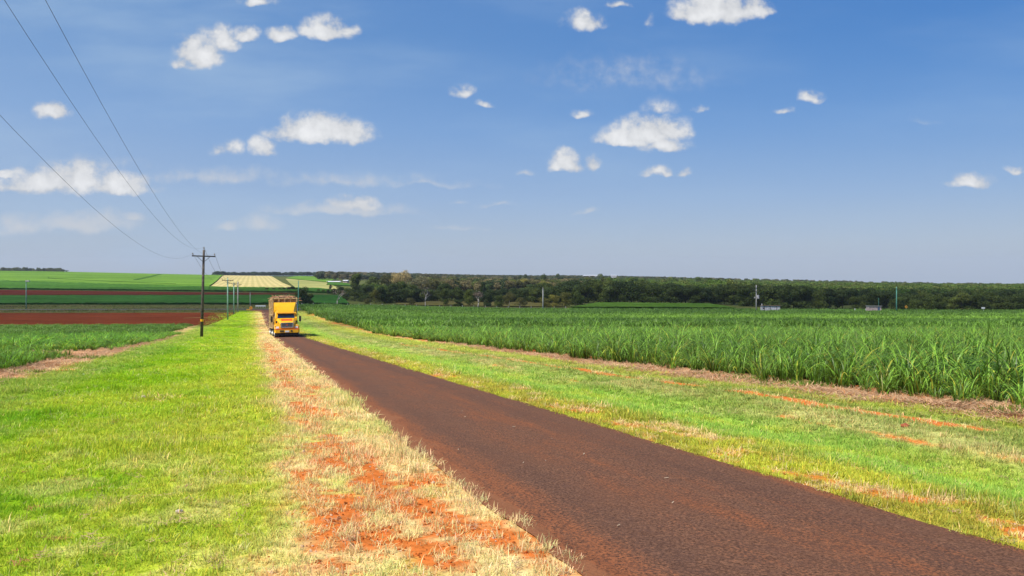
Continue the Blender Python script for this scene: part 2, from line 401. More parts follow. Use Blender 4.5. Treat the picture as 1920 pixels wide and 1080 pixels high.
def asphalt(name, near=True):
    m = bpy.data.materials.new(name); nt = nodes(m)
    p = N(nt, 'ShaderNodeBsdfPrincipled'); out = N(nt, 'ShaderNodeOutputMaterial'); L(nt, p.outputs[0], out.inputs[0])
    uv = N(nt, 'ShaderNodeUVMap', uv_map='lane').outputs[0]
    sep = N(nt, 'ShaderNodeSeparateXYZ'); L(nt, uv, sep.inputs[0]); s = sep.outputs[0]; a = sep.outputs[1]
    co = N(nt, 'ShaderNodeNewGeometry').outputs['Position']
    fine = noise(nt, co, 42, 5, .8); mid = noise(nt, co, 9, 5, .7); big = noise(nt, co, .8, 4)
    mp = N(nt, 'ShaderNodeMapping'); mp.inputs['Scale'].default_value = (1.6, .28, 1); L(nt, uv, mp.inputs[0])
    lane = noise(nt, mp.outputs[0], 1.6, 6, .65)
    vor = N(nt, 'ShaderNodeTexVoronoi'); vor.inputs['Scale'].default_value = 75; L(nt, co, vor.inputs['Vector'])
    st = mixc(nt, mr(nt, fine, .34, .68), (.052, .023, .013), (.25, .125, .072))
    st = mixc(nt, mth(nt, 'MULTIPLY', mr(nt, mid, .35, .7), .5), st, (.095, .050, .036))
    spk = mr(nt, vor.outputs['Distance'], .10, .20, 1, 0)
    vsel = N(nt, 'ShaderNodeSeparateColor'); L(nt, vor.outputs['Color'], vsel.inputs[0])
    st = mixc(nt, mth(nt, 'MULTIPLY', spk, mr(nt, vsel.outputs[0], .72, .9)), st, (.26, .15, .11))
    wt = mth(nt, 'ABSOLUTE', mth(nt, 'SUBTRACT', mth(nt, 'ABSOLUTE', mth(nt, 'SUBTRACT', s, 1.72)), .92))
    st = mixc(nt, mth(nt, 'MULTIPLY', mr(nt, mth(nt, 'ADD', wt, mth(nt, 'MULTIPLY', lane, .5)), .15, .62, 1, 0), .26), st, mixc(nt, .75, st, (.045, .030, .027)))
    st = mixc(nt, mth(nt, 'MULTIPLY', mr(nt, big, .42, .68), .35), st, (.150, .066, .036))
    # red dust: centre streak and left edge
    d1 = mth(nt, 'ABSOLUTE', mth(nt, 'SUBTRACT', s, 1.95)); cen = mr(nt, d1, .0, 1.3, .20, 0)
    edge = mr(nt, s, .0, .95, .50, 0); edge2 = mr(nt, s, 3.05, 3.33, 0, .22)
    dm = mth(nt, 'ADD', mth(nt, 'ADD', cen, edge), edge2)
    dust = mr(nt, mth(nt, 'ADD', mth(nt, 'ADD', lane, dm), mth(nt, 'MULTIPLY', mth(nt, 'SUBTRACT', fine, .5), 2.0)), .64, 1.05)
    st = mixc(nt, mth(nt, 'MULTIPLY', dust, .55), st, (.36, .105, .030))
    bay = mr(nt, mth(nt, 'ADD', mth(nt, 'MULTIPLY', lane, 1.25), mr(nt, s, -.05, .62, .42, 0)), .84, .92)
    st = mixc(nt, mth(nt, 'MULTIPLY', bay, .75), st, mixc(nt, fine, (.15, .062, .032), (.30, .13, .06)))
    L(nt, st, p.inputs['Base Color']); p.inputs['Roughness'].default_value = .92; p.inputs['Specular IOR Level'].default_value = .07
    b = N(nt, 'ShaderNodeBump'); b.inputs['Strength'].default_value = .6; b.inputs['Distance'].default_value = .012
    L(nt, fine, b.inputs['Height']); L(nt, b.outputs[0], p.inputs['Normal'])
    return m
def build_road():
    ys = np.array(list(np.arange(-3, 30, .15))+list(np.arange(30, 240, 1.2))); T = np.linspace(0, 1, 15)
    P = []; UV = []
    for y in ys:
        fl = sm(222, 240, y)*5.0
        lx = 2.0-.345*y-fl + (float(fbm(y*1.1, 3, 1))-.5)*.22 + .02
        rx = 5.35-.345*y+fl + (float(fbm(y*.8, 7, 2))-.5)*.16
        for t in T:
            x = lx+(rx-lx)*t
            P.append((x, y, g1(x, y)+.014+.03*(1-(2*t-1)**2))); UV.append((x-(2-.345*y), y))
    nx = len(T); Q = np.array([(j*nx+i, j*nx+i+1, (j+1)*nx+i+1, (j+1)*nx+i) for j in range(len(ys)-1) for i in range(nx-1)], np.int32)
    me = np_mesh('road', P, Q, asphalt('worn_brown_bitumen'), smooth=True)
    uvl = me.uv_layers.new(name='lane'); idx = np.zeros(len(me.loops), np.int32); me.loops.foreach_get('vertex_index', idx)
    uvl.data.foreach_set('uv', np.array(UV, np.float32)[idx].ravel())
    tag(link('road', me), kind='structure')
    # cross road in the valley floor
    P = []; xs = np.linspace(-330, 260, 240)
    for x in xs:
        yc = 243+.00045*(x+80)**2*(x > -80)+.00005*(x+80)**2
        for t in np.linspace(-1, 1, 5): P.append((x, yc+3.2*t, g1(x, yc+3.2*t)+.10+.03*(1-t*t)))
    Q = np.array([(j*5+i, (j+1)*5+i, (j+1)*5+i+1, j*5+i+1) for j in range(len(xs)-1) for i in range(4)], np.int32)
    me = np_mesh('cross_road', P, Q, mat('grey_bitumen', (.085, .075, .06), .9, var=.25, scale=.6), smooth=True)
    tag(link('cross_road', me), kind='structure')
build_road()

# ------------------------------------------------------------------ distant fields: crop and soil sheets draped over the land
def field_mat(name, c, c2, scale, rows=None, rowc=None, rowdir=0.0, rough=.9, amt=.6, bump=.8):
    m = bpy.data.materials.new(name); nt = nodes(m)
    p = N(nt, 'ShaderNodeBsdfPrincipled'); out = N(nt, 'ShaderNodeOutputMaterial'); L(nt, p.outputs[0], out.inputs[0])
    co = N(nt, 'ShaderNodeNewGeometry').outputs['Position']
    mp = N(nt, 'ShaderNodeMapping'); mp.inputs['Scale'].default_value = (.35, 1, 1); L(nt, co, mp.inputs[0])
    n1 = noise(nt, co, scale, 5, .65); n2 = noise(nt, mp.outputs[0], scale*.06, 3)
    n3 = noise(nt, mp.outputs[0], scale*.22, 4, .7)
    f = mth(nt, 'ADD', mth(nt, 'ADD', mth(nt, 'MULTIPLY', mr(nt, n1, .3, .7), .42), mth(nt, 'MULTIPLY', mr(nt, n2, .35, .65), .36)), mth(nt, 'MULTIPLY', mr(nt, n3, .35, .65), .42))
    f = mth(nt, 'SUBTRACT', f, .1, True)
    col = mixc(nt, f, tuple(x*.8 for x in c), tuple(x*1.15 for x in c2))
    if rows:
        sp = N(nt, 'ShaderNodeSeparateXYZ'); L(nt, co, sp.inputs[0])
        q = mth(nt, 'ADD', mth(nt, 'MULTIPLY', sp.outputs[0], math.cos(rowdir)), mth(nt, 'MULTIPLY', sp.outputs[1], math.sin(rowdir)))
        q = mth(nt, 'ADD', q, mth(nt, 'MULTIPLY', noise(nt, co, .02, 2), min(rows, 4)*.4))
        w = mth(nt, 'SINE', mth(nt, 'MULTIPLY', q, 2*math.pi/rows))
        col = mixc(nt, mth(nt, 'MULTIPLY', mr(nt, mth(nt, 'ADD', w, mth(nt, 'MULTIPLY', mth(nt, 'SUBTRACT', n1, .5), .5)), -.5, .6), amt), col, rowc)
    L(nt, col, p.inputs['Base Color']); p.inputs['Roughness'].default_value = rough; p.inputs['Specular IOR Level'].default_value = 0
    b = N(nt, 'ShaderNodeBump'); b.inputs['Strength'].default_value = bump; b.inputs['Distance'].default_value = .3
    L(nt, n1, b.inputs['Height']); L(nt, b.outputs[0], p.inputs['Normal'])
    return m
def field(name, corners, h, m, nu=80, nv=40, rough=0.0, skirt=True):
    """bilinear patch between four corner points (x, y) lying h above the land, with side walls"""
    a, b, c, d = [np.array(q, float) for q in corners]
    U, W = np.meshgrid(np.linspace(0, 1, nu), np.linspace(0, 1, nv))
    X = (a[0]*(1-U)+b[0]*U)*(1-W)+(d[0]*(1-U)+c[0]*U)*W; Y = (a[1]*(1-U)+b[1]*U)*(1-W)+(d[1]*(1-U)+c[1]*U)*W
    Z = G(X, Y)+h+(RNG.random(X.shape)-.5)*rough
    V = np.stack([X, Y, Z], -1).reshape(-1, 3); Q = grid_mesh('', X, Y, None)
    ring = [i for i in range(nu)]+[j*nu+nu-1 for j in range(1, nv)]+[(nv-1)*nu+i for i in range(nu-2, -1, -1)]+[j*nu for j in range(nv-2, 0, -1)]
    low = V[ring].copy(); low[:, 2] -= h+.4; n = len(V); k = len(ring)
    side = np.array([(ring[i], ring[(i+1) % k], n+(i+1) % k, n+i) for i in range(k)], np.int32)
    me = np_mesh(name, np.concatenate([V, low]), np.concatenate([Q, side]), m)
    return tag(link(name, me), kind='structure')
def P2(px, y): return (at(px, y), y)
def build_fields():
    red = field_mat('red_ploughed_soil', (.080, .020, .010), (.150, .038, .016), 1.0, rows=7.5, rowc=(.07, .018, .009), rowdir=1.45, amt=.6)
    red2 = field_mat('dark_red_fallow_soil', (.085, .020, .012), (.15, .034, .018), .8, rows=9, rowc=(.065, .016, .011), rowdir=1.5, amt=.5)
    dk = field_mat('dark_green_crop', (.020, .066, .014), (.042, .125, .022), .8)
    dk2 = field_mat('mid_green_crop', (.035, .10, .016), (.07, .17, .024), .6)
    lt = field_mat('light_green_crop', (.085, .19, .020), (.15, .27, .035), .25)
    pale = field_mat('pale_stubble_rows', (.50, .42, .17), (.60, .48, .20), .6, rows=5.2, rowc=(.20, .20, .05), rowdir=.335, amt=.28)
    pale2 = field_mat('yellow_green_stubble', (.22, .26, .07), (.40, .36, .13), .12)
    field('red_soil_field', [(-260, 128), (2-.345*128-10.2, 128), (2-.345*213-7, 213), (-330, 216)], .07, red, 120, 60)
    field('soil_headland', [(-75, 170), (-2-.345*178-5.5, 176), (-2-.345*179.5-5.5, 177.6), (-75, 171.2)], .12, field_mat('straw_headland', (.30, .20, .07), (.36, .26, .10), 1.0), 30, 3)
    field('dark_crop_field', [P2(-300, 292), P2(655, 292), P2(640, 392), P2(-300, 380)], .8, dk, 160, 50, .3)
    field('red_fallow_field', [P2(-300, 386), P2(600, 398), P2(560, 430), P2(-300, 518)], .1, red2, 140, 30)
    field('far_dark_crop_field', [P2(-300, 522), P2(640, 434), P2(400, 545), P2(-300, 1010)], 1.0, dk2, 140, 40, .4)
    field('hill_crop_field', [P2(-400, 990), P2(390, 540), P2(420, 1420), P2(-400, 1420)], 1.0, lt, 120, 90)
    field('crop_strip', [P2(90, 800), P2(330, 625), P2(330, 660), P2(90, 860)], 1.25, lt, 60, 6)
    field('lower_crop_field', [P2(392, 470), P2(640, 434), P2(600, 510), P2(392, 536)], 1.02, dk2, 60, 20, .4)
    field('crop_track', [P2(250, 780), P2(258, 782), P2(304, 1130), P2(298, 1130)], 1.3, dk2, 4, 40)
    field('stubble_field', [P2(392, 540), P2(553, 520), P2(505, 1350), P2(421, 1400)], .5, pale, 100, 90)
    field('pale_crop_field', [P2(554.5, 520), P2(640, 500), P2(612, 780), P2(535, 980)], .5, pale2, 70, 60)
    field('lit_crop_field', [P2(535, 1000), P2(612, 800), P2(635, 1000), P2(560, 1350)], .6, lt, 50, 40)
    field('small_green_field', [P2(612, 640), P2(660, 620), P2(650, 740), P2(615, 780)], .8, dk2, 20, 20)
    field('forest_edge_field', [P2(1070, 283), P2(1380, 283), P2(1330, 325), P2(1120, 330)], .9, field_mat('green_field', (.05, .115, .014), (.09, .165, .022), .8), 60, 20, .2)
    field('paddock', [P2(740, 300), P2(1060, 300), P2(1060, 355), P2(740, 360)], .3, field_mat('olive_paddock', (.10, .095, .03), (.16, .14, .04), .5, rows=14, rowc=(.05, .035, .02), rowdir=1.5, amt=.5), 40, 20)
    hd = field_mat('pale_grass_headland', (.13, .13, .04), (.24, .20, .08), 1.2)
    for (a_, b_, y0, y1) in ((-300, 640, 381.5, 396.5), (60, 560, 505, 436)):
        field('grass_headland', [P2(a_, y0), P2(b_, y1-2), P2(b_, y1+.6), P2(a_, y0+4)], .45, hd, 90, 3, .2)
build_fields()

# ------------------------------------------------------------------ grass
def grass_variants():
    gm = leaf_mat('verge_grass', trans=.35, attr='tint', rough=.6, spec=.08)
    out = []
    for k in range(7):
        sp = []
        for b in range(15):
            r = .055*math.sqrt(random.random()); a = random.uniform(0, 6.283); base = (r*math.cos(a), r*math.sin(a), -.006)
            th = random.uniform(0, 6.283); lean = random.uniform(.25, 1.35); ln = random.uniform(.04, .095)
            dirs = []
            for i in range(3):
                t = lean*(.55+.5*i); dirs.append((math.cos(th)*math.sin(t), math.sin(th)*math.sin(t), max(math.cos(t), -.1)))
            vs, q = ribbon(base, dirs, random.uniform(.0038, .0078), ln/3)
            j = random.choice((.7, .85, .97, 1.08, 1.25)); hue = random.uniform(-.15, .22)
            if random.random() < .07: j *= 1.1; hue = .3
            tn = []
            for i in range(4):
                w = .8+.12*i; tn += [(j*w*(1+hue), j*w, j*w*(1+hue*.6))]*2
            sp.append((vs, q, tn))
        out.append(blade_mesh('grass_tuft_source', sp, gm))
    return out
GV = grass_variants()
def scatter_grass():
    P = []; SC = []; TI = []
    bands = [(3.6, 7.5, 430, 1.0, .9), (7.5, 12, 270, 1.25, 1.0), (12, 22, 110, 1.9, 1.15), (22, 42, 32, 3.2, 1.2), (42, 95, 7, 6, 1.1), (95, 225, 1.1, 13, 1.0)]
    for (y0, y1, den, sc, hz) in bands:
        xa, xb = -.74*y1-.5, min(.74*y1+.5, 30)
        n = int((xb-xa)*(y1-y0)*den)
        x = RNG.uniform(xa, xb, n); y = RNG.uniform(y0, y1, n)
        sl = sleft(x, y); sr = sright(x, y)
        ok = (np.abs(x) < .74*y+.5) & ((sl < .04+(fbm(y*2, x*2, 5, 3)-.48)*.42) | (sr > -.03)) & (sl > -8.9-.022*np.clip(y-20, 0, 200)-.3) & (sr < 10.4)
        x = x[ok]; y = y[ok]
        col, dens, d = zones(x, y)
        ok = RNG.random(len(x)) < dens
        x = x[ok]; y = y[ok]; col = col[ok]; d = d[ok]
        dl = sleft(x, y)
        straw = sm(-1.9, -1.1, dl)*(dl < 1)
        hgt = hz*np.exp(RNG.normal(-.08, .26 if sc < 1.5 else .16, len(x)))*(1+.25*straw)*(1+.5*sm(.62, .72, fbm(x*.9, y*.9, 7, 3)))
        j = RNG.uniform(.85, 1.18, (len(x), 1))*(1+RNG.normal(0, .05, (len(x), 3)))
        # a mix of dead and living tufts
        dead = (RNG.random(len(x)) < .055)[:, None]
        w_ = (straw*.8*(1-.45*sm(.5, .66, fbm(x*1.1, y*1.1+5, 6, 4))))[:, None]
        base = col*(1-w_)+C_STRAW*w_
        base = np.where((d > .3)[:, None], C_STRAW*.85+C_OCHRE*.15, base)
        base = np.where(dead, base*.45+C_STRAW*.5, base)
        P.append(np.stack([x, y, G(x, y)-.01+.0*x], -1)); SC.append(np.stack([np.full(len(x), sc)*RNG.uniform(.8, 1.2, len(x)), np.full(len(x), sc), hgt*min(sc, 2.6)**.3], -1)); TI.append(base*j*1.12)
    for (px, yy, rx, ry, k, hh) in ((1495, 18.6, .7, .5, 60, 3.2), (1400, 20.5, .5, .4, 40, 3), (1900, 13.1, .35, .3, 40, 2.6), (1450, 19.3, .8, .3, 40, 2), (1350, 22.5, .7, .3, 40, 2.2), (160, 33, 1.2, .8, 70, 3.5), (60, 24, .6, .4, 40, 2.5)):
        x = at(px, yy)+RNG.normal(0, rx*.6, k); y = yy+RNG.normal(0, ry*.6, k)
        P.append(np.stack([x, y, G(x, y)-.01], -1)); SC.append(np.stack([np.full(k, 2.4), np.full(k, 2.4), hh*RNG.uniform(.6, 1.2, k)], -1)); TI.append(np.array((.12, .27, .012))*RNG.uniform(.7, 1.2, (k, 1)))
    P = np.concatenate(P); n = len(P)
    rot = np.stack([RNG.normal(0, .12, n), RNG.normal(0, .12, n), RNG.uniform(0, 6.28, n)], -1)
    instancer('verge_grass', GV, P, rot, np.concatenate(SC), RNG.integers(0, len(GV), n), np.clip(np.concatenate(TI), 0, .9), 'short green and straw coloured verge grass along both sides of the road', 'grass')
    print('grass tufts', n)
scatter_grass()

# ------------------------------------------------------------------ sugar cane
def cane_variants(n=6, leaves=44, hgt=1.0, w=.027, seg=7, spread=.15, name='cane_clump_source'):
    cm = M.get('cane') or leaf_mat('sugar_cane_leaf', trans=.3, attr='tint', rough=.45, spec=.32); M['cane'] = cm
    out = []
    for k in range(n):
        sp = []
        for b in range(leaves):
            r = spread*math.sqrt(random.random()); a = random.uniform(0, 6.283); base = (r*math.cos(a), r*math.sin(a), 0)
            th = a+random.uniform(-1.2, 1.2); ln = hgt*random.uniform(.8, 1.7); st = random.uniform(.04, .40); bend = random.choice((random.uniform(.9, 1.8), random.uniform(1.8, 3.1), random.uniform(2.2, 3.3)))
            dirs = []
            for i in range(seg):
                t = st+bend*(i/(seg-1))**2.0
                dirs.append((math.cos(th)*math.sin(t), math.sin(th)*math.sin(t), math.cos(t)))
            vs, q = ribbon(base, dirs, w*random.uniform(.7, 1.3), ln/seg, twist=th+1.57+random.uniform(-.6, .6))
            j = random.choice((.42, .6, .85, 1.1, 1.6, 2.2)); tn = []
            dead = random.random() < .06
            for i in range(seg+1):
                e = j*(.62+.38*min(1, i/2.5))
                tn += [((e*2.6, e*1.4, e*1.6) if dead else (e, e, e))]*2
            sp.append((vs, q, tn))
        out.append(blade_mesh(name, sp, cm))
    return out
def patch_variants(n=4, size=3.0, leaves=130, hgt=1.0, w=.09):
    out = []
    for k in range(n):
        sp = []
        for b in range(leaves):
            base = (random.uniform(-size/2, size/2), random.uniform(-size/2, size/2), .25*hgt)
            th = random.uniform(0, 6.283); st = random.uniform(0, .35); bend = random.uniform(.8, 2.0); dirs = []
            for i in range(3):
                t = st+bend*(i/2)**1.6; dirs.append((math.cos(th)*math.sin(t), math.sin(th)*math.sin(t), math.cos(t)))
            vs, q = ribbon(base, dirs, w*random.uniform(.7, 1.4), hgt*random.uniform(.28, .42), twist=th+1.57)
            j = random.choice((.6, .8, 1, 1.2, 1.6)); sp.append((vs, q, [(j*(.75+.1*i),)*3 for i in range(4) for _ in (0, 1)]))
        out.append(blade_mesh('cane_patch_source', sp, M['cane']))
    return out
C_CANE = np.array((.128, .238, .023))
def edge_right(y): return 8.1+1.7*sm(14, 60, y)+(fbm(y*.5, 2.5, 3)-.5)*1.2+(vn(y*1.6, 4.5, 6)-.5)*.7
def edge_left(y): return -8.9-1.4*(1-sm(34, 42, y))-.022*np.clip(y-20, 0, 200)-(fbm(y*.6, 8.5, 2)-.5)*1.0
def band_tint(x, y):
    # sunlit bands, with shade between, painted into the crop tint besides crop variety
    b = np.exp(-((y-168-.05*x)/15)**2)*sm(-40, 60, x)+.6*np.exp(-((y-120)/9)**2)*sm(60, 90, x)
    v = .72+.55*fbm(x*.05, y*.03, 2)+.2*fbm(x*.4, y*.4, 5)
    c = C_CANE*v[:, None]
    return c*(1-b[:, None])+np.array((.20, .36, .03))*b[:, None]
def build_cane():
    CV = cane_variants(); PV = patch_variants()
    # right field
    P = []; SC = []; VA = []; TI = []
    for (y0, y1, sx, sy) in ((8, 30, .74, .58), (30, 62, .74, .66), (62, 105, .95, .9)):
        gx = np.arange(-50, 85, sx); gy = np.arange(y0, y1, sy); X, Y = np.meshgrid(gx, gy)
        x = X.ravel()+RNG.normal(0, sx*.22, X.size); y = Y.ravel()+RNG.normal(0, sy*.3, X.size)
        x = x-.345*(y-y0)                      # rows follow the road
        sr = sright(x, y); ok = (sr > edge_right(y)) & (x < .76*y+2) & (x > -.6*y) & (y > y0)
        x = x[ok]; y = y[ok]; sr = sr[ok]
        n = len(x); s = RNG.uniform(.68, .98, n)*(.9+.22*fbm(x*.25, y*.25, 1))*np.where(sr-edge_right(y) < 1.2, RNG.uniform(.7, 1.1, n), 1)*(.62+.66*vn(x*.8, y*.8, 3))
        wide = {8: 1.15, 30: 1.25, 62: 1.7}[y0]
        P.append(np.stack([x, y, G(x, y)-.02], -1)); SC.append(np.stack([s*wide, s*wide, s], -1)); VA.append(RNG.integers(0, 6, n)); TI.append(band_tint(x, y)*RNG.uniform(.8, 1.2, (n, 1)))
    def allp(P, SC, VA, TI, name, variants, lab):
        P = np.concatenate(P); n = len(P); print(name, n)
        rot = np.stack([RNG.normal(0, .07, n), RNG.normal(0, .07, n), RNG.uniform(0, 6.28, n)], -1)
        return instancer(name, variants, P, rot, np.concatenate(SC), np.concatenate(VA), np.concatenate(TI), lab, 'crop')
    gx = np.arange(-140, 250, 2.1); gy = np.arange(101, 286, 2.1); X, Y = np.meshgrid(gx, gy)
    x = X.ravel()+RNG.normal(0, .6, X.size); y = Y.ravel()+RNG.normal(0, .6, X.size)
    far_end = 262+18*sm(.05, -.25, x/y)*0+8*sm(.1, .6, x/y)
    ok = (sright(x, y) > edge_right(y)+1.2) & (x < .76*y+4) & (y < far_end)
    x = x[ok]; y = y[ok]; n = len(x)
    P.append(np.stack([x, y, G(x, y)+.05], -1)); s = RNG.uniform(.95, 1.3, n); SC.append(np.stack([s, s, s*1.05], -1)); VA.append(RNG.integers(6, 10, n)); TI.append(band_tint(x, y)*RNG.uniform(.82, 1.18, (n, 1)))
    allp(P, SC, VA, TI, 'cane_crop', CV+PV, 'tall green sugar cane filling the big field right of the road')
    # left field: shorter cane in two blocks
    P = []; SC = []; VA = []; TI = []
    for (y0, y1, sx, sy) in ((14, 37, .5, .42), (42.5, 92, .8, .75)):
        gx = np.arange(-75, 0, sx); gy = np.arange(y0, y1, sy); X, Y = np.meshgrid(gx, gy)
        x = X.ravel()+RNG.normal(0, sx*.22, X.size); y = Y.ravel()+RNG.normal(0, sy*.3, X.size)
        far = y > 40; sl = sleft(x, y)
        ok = (sl < edge_left(y)-.6*far) & (x > -.76*y-2)
        ok &= ~((y > 35.5+.06*(x+20)) & (y < 42.5))
        x = x[ok]; y = y[ok]; n = len(x)
        s = RNG.uniform(.26, .60, n)*(.6+.8*vn(x*.55, y*.55, 1))*(1-.25*sm(50, 90, y)); wide = 1.2 if sx < .6 else 1.9
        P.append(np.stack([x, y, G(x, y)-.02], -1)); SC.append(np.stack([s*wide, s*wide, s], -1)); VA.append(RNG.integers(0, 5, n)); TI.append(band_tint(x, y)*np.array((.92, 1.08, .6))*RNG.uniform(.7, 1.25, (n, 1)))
    gx = np.arange(-130, -25, 2.0); gy = np.arange(88, 127, 2.0); X, Y = np.meshgrid(gx, gy)
    x = X.ravel()+RNG.normal(0, .6, X.size); y = Y.ravel()+RNG.normal(0, .6, X.size)
    ok = (sleft(x, y) < edge_left(y)-2.0) & (x > -.76*y-4); x = x[ok]; y = y[ok]; n = len(x)
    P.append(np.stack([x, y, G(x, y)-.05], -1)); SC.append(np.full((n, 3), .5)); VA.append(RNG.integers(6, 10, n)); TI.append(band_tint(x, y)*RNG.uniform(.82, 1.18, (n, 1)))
    allp(P, SC, VA, TI, 'young_cane_crop', CV+PV, 'shorter young green cane in the field left of the road')
    # shaded leaf litter and lower leaves under the canopy
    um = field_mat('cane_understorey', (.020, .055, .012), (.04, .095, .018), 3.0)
    def under(name, f_edge, h, y0, y1, side, xlim):
        ys = np.concatenate([np.arange(y0, 60, 1.0), np.arange(60, y1, 3.0)]); ys = ys[(ys >= y0) & (ys <= y1)]; T = np.linspace(0, 1, 60); Pn = []
        for y in ys:
            e = float(f_edge(y)); x0 = (5.35-.345*y+e+1.7) if side > 0 else (2-.345*y+e-.7); x1 = xlim*y+side*6
            if (x1-x0)*side < .2: x1 = x0+.2*side
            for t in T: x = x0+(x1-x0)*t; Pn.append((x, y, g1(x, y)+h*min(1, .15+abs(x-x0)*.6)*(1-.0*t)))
        Q = np.array([(j*60+i, j*60+i+1, (j+1)*60+i+1, (j+1)*60+i) for j in range(len(ys)-1) for i in range(59)], np.int32)
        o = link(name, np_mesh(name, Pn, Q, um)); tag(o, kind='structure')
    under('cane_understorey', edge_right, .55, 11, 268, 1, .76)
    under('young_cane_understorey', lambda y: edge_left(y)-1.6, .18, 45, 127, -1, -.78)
build_cane()

# cane trash: dry leaf litter lying along the headlands
def build_trash():
    tm = leaf_mat('dry_cane_trash', trans=.1, attr='tint', rough=.8, spec=.1); out = []
    for k in range(4):
        sp = []
        for b in range(14):
            a = random.uniform(0, 6.283); r = .22*math.sqrt(random.random()); th = random.uniform(0, 6.283); z = random.uniform(.0, .03)
            d = [(math.cos(th+i*.2), math.sin(th+i*.2), random.uniform(-.12, .25)) for i in range(3)]
            vs, q = ribbon((r*math.cos(a), r*math.sin(a), z), d, random.uniform(.008, .02), random.uniform(.05, .12))
            j = random.uniform(.6, 1.3); sp.append((vs, q, (j, j, j)))
        out.append(blade_mesh('trash_source', sp, tm))
    P = []; T = []
    for (side, y0, y1, den) in ((1, 9, 30, 26), (1, 30, 60, 7), (-1, 12, 36, 11), (-1, 36, 80, 5)):
        n = int((y1-y0)*60*den*.2); y = RNG.uniform(y0, y1, n)
        if side > 0: x = 5.35-.345*y+8.35+1.7*sm(14, 60, y)+RNG.normal(-.45, .5, n)
        else: x = 2-.345*y-8.9-.022*np.clip(y-20, 0, 200)+RNG.normal(-.9, .5, n)
        ok = np.abs(x) < .75*y+1; P.append(np.stack([x, y, G(x, y)+.005], -1)[ok])
    # a few scattered bits over the verge and the road
    y = 4+RNG.random(700)**1.4*26; x = RNG.uniform(-.7, .7, 700)*y; sl = sleft(x, y); sr = sright(x, y)
    onroad = (sl > 0) & (sr < 0)
    ok = ~onroad; 
    P.append(np.stack([x, y, G(x, y)+.03], -1)[ok])
    P = np.concatenate(P); n = len(P)
    sc = RNG.uniform(.6, 1.3, n); sc[-int(ok.sum()):] *= .3
    instancer('cane_trash', out, P, np.stack([RNG.normal(0, .1, n), RNG.normal(0, .1, n), RNG.uniform(0, 6.28, n)], -1), np.stack([sc]*3, -1), RNG.integers(0, 4, n), np.where((RNG.random(n) < .3)[:, None], np.array((.46, .20, .075)), C_TRASH*1.1)*RNG.uniform(.7, 1.25, (n, 1)), 'dry straw coloured cane trash strewn along the headlands', 'leaf litter')
build_trash()

def build_clods():
    out = []; m = leaf_mat('soil_clod', trans=0, attr='tint', rough=.95, spec=0)
    for k in range(3):
        bm = bmesh.new(); bmesh.ops.create_icosphere(bm, subdivisions=1, radius=.012)
        for v in bm.verts: v.co *= random.uniform(.6, 1.3); v.co.z *= .7
        me = bpy.data.meshes.new('clod_source'); bm.to_mesh(me); bm.free(); me.materials.append(m)
        set_attr(me, 'tone', 'FLOAT_COLOR', 'POINT', np.ones((len(me.vertices), 4), np.float32)); out.append(me)
    y = 4.3+RNG.random(60000)**1.3*18; x = RNG.uniform(-.70, .70, 60000)*y; sl = sleft(x, y); ok = (sl < .25) & (sl > -3.0) | (np.abs(sright(x, y)-.5) < .6)
    x = x[ok]; y = y[ok]; c, de, d = zones(x, y); ok = (d > .35) & (RNG.random(len(x)) < .42); x = x[ok]; y = y[ok]; n = len(x); print('clods', n)
    sc = np.exp(RNG.normal(-.6, .5, n)); cc = np.where((RNG.random(n) < .12)[:, None], np.array((.55, .38, .24)), C_DIRT*RNG.uniform(.45, 1.1, (n, 1)))
    instancer('soil_clods', out, np.stack([x, y, G(x, y)+.003], -1), RNG.uniform(0, 6.28, (n, 3)), np.stack([sc]*3, -1), RNG.integers(0, 3, n), cc, 'small red clods and pebbles on the bare soil beside the road', 'gravel')
build_clods()

# straw flecks blown onto the bitumen
def build_flecks():
    mb = MB()
    for i in range(34):
        y = 4.6+random.random()**1.6*30; s = random.uniform(.1, 3.2); x = 2-.345*y+s; a = random.uniform(0, 3.14); ln = random.uniform(.006, .025); w = random.uniform(.002, .004)
        t = s/3.35; z = g1(x, y)+.019+.03*(1-(2*t-1)**2)
        dx, dy = math.cos(a), math.sin(a)
        mb.add([(x-dx*ln-dy*w, y-dy*ln+dx*w, z+.006), (x+dx*ln-dy*w, y+dy*ln+dx*w, z+.012), (x+dx*ln+dy*w, y+dy*ln-dx*w, z+.010), (x-dx*ln+dy*w, y-dy*ln-dx*w, z+.004)], [(0, 1, 2, 3)])
    o = mb.build('straw_flecks', mat('bleached_straw', (.42, .33, .22), .9, var=.3)); tag(o, 'tiny bleached straw flecks scattered over the brown road', 'leaf litter', kind='stuff')
build_flecks()

def rock(name, x, y, r, label, m):
    bm = bmesh.new(); bmesh.ops.create_icosphere(bm, subdivisions=2, radius=r)
    for v in bm.verts:
        v.co *= 1+.35*(random.random()-.5); v.co.z *= .62
    me = bpy.data.meshes.new(name); bm.to_mesh(me); bm.free(); me.materials.append(m)
    o = link(name, me); o.location = (x, y, g1(x, y)+r*.42); o.rotation_euler = (0, 0, random.uniform(0, 6)); tag(o, label, 'rock')
rock('rock', at(267, 15.9), 15.9, .062, 'pale pinkish rock on the bare red patch in the left grass', M['rock'])
rock('rock', at(336, 6.25), 6.25, .030, 'small pinkish stone in the near green grass at lower left', M['rock'])
rock('rock', at(157, 23.3), 23.3, .04, 'tiny white stone in the dull grass below the left headland', M['white'])
rock('dirt_clod', at(1697, 11.9), 11.9, .07, 'reddish dirt clod beside the red wheel track on the right verge', mat('red_clod', (.30, .08, .03), .95, bump=.6, scale=20))

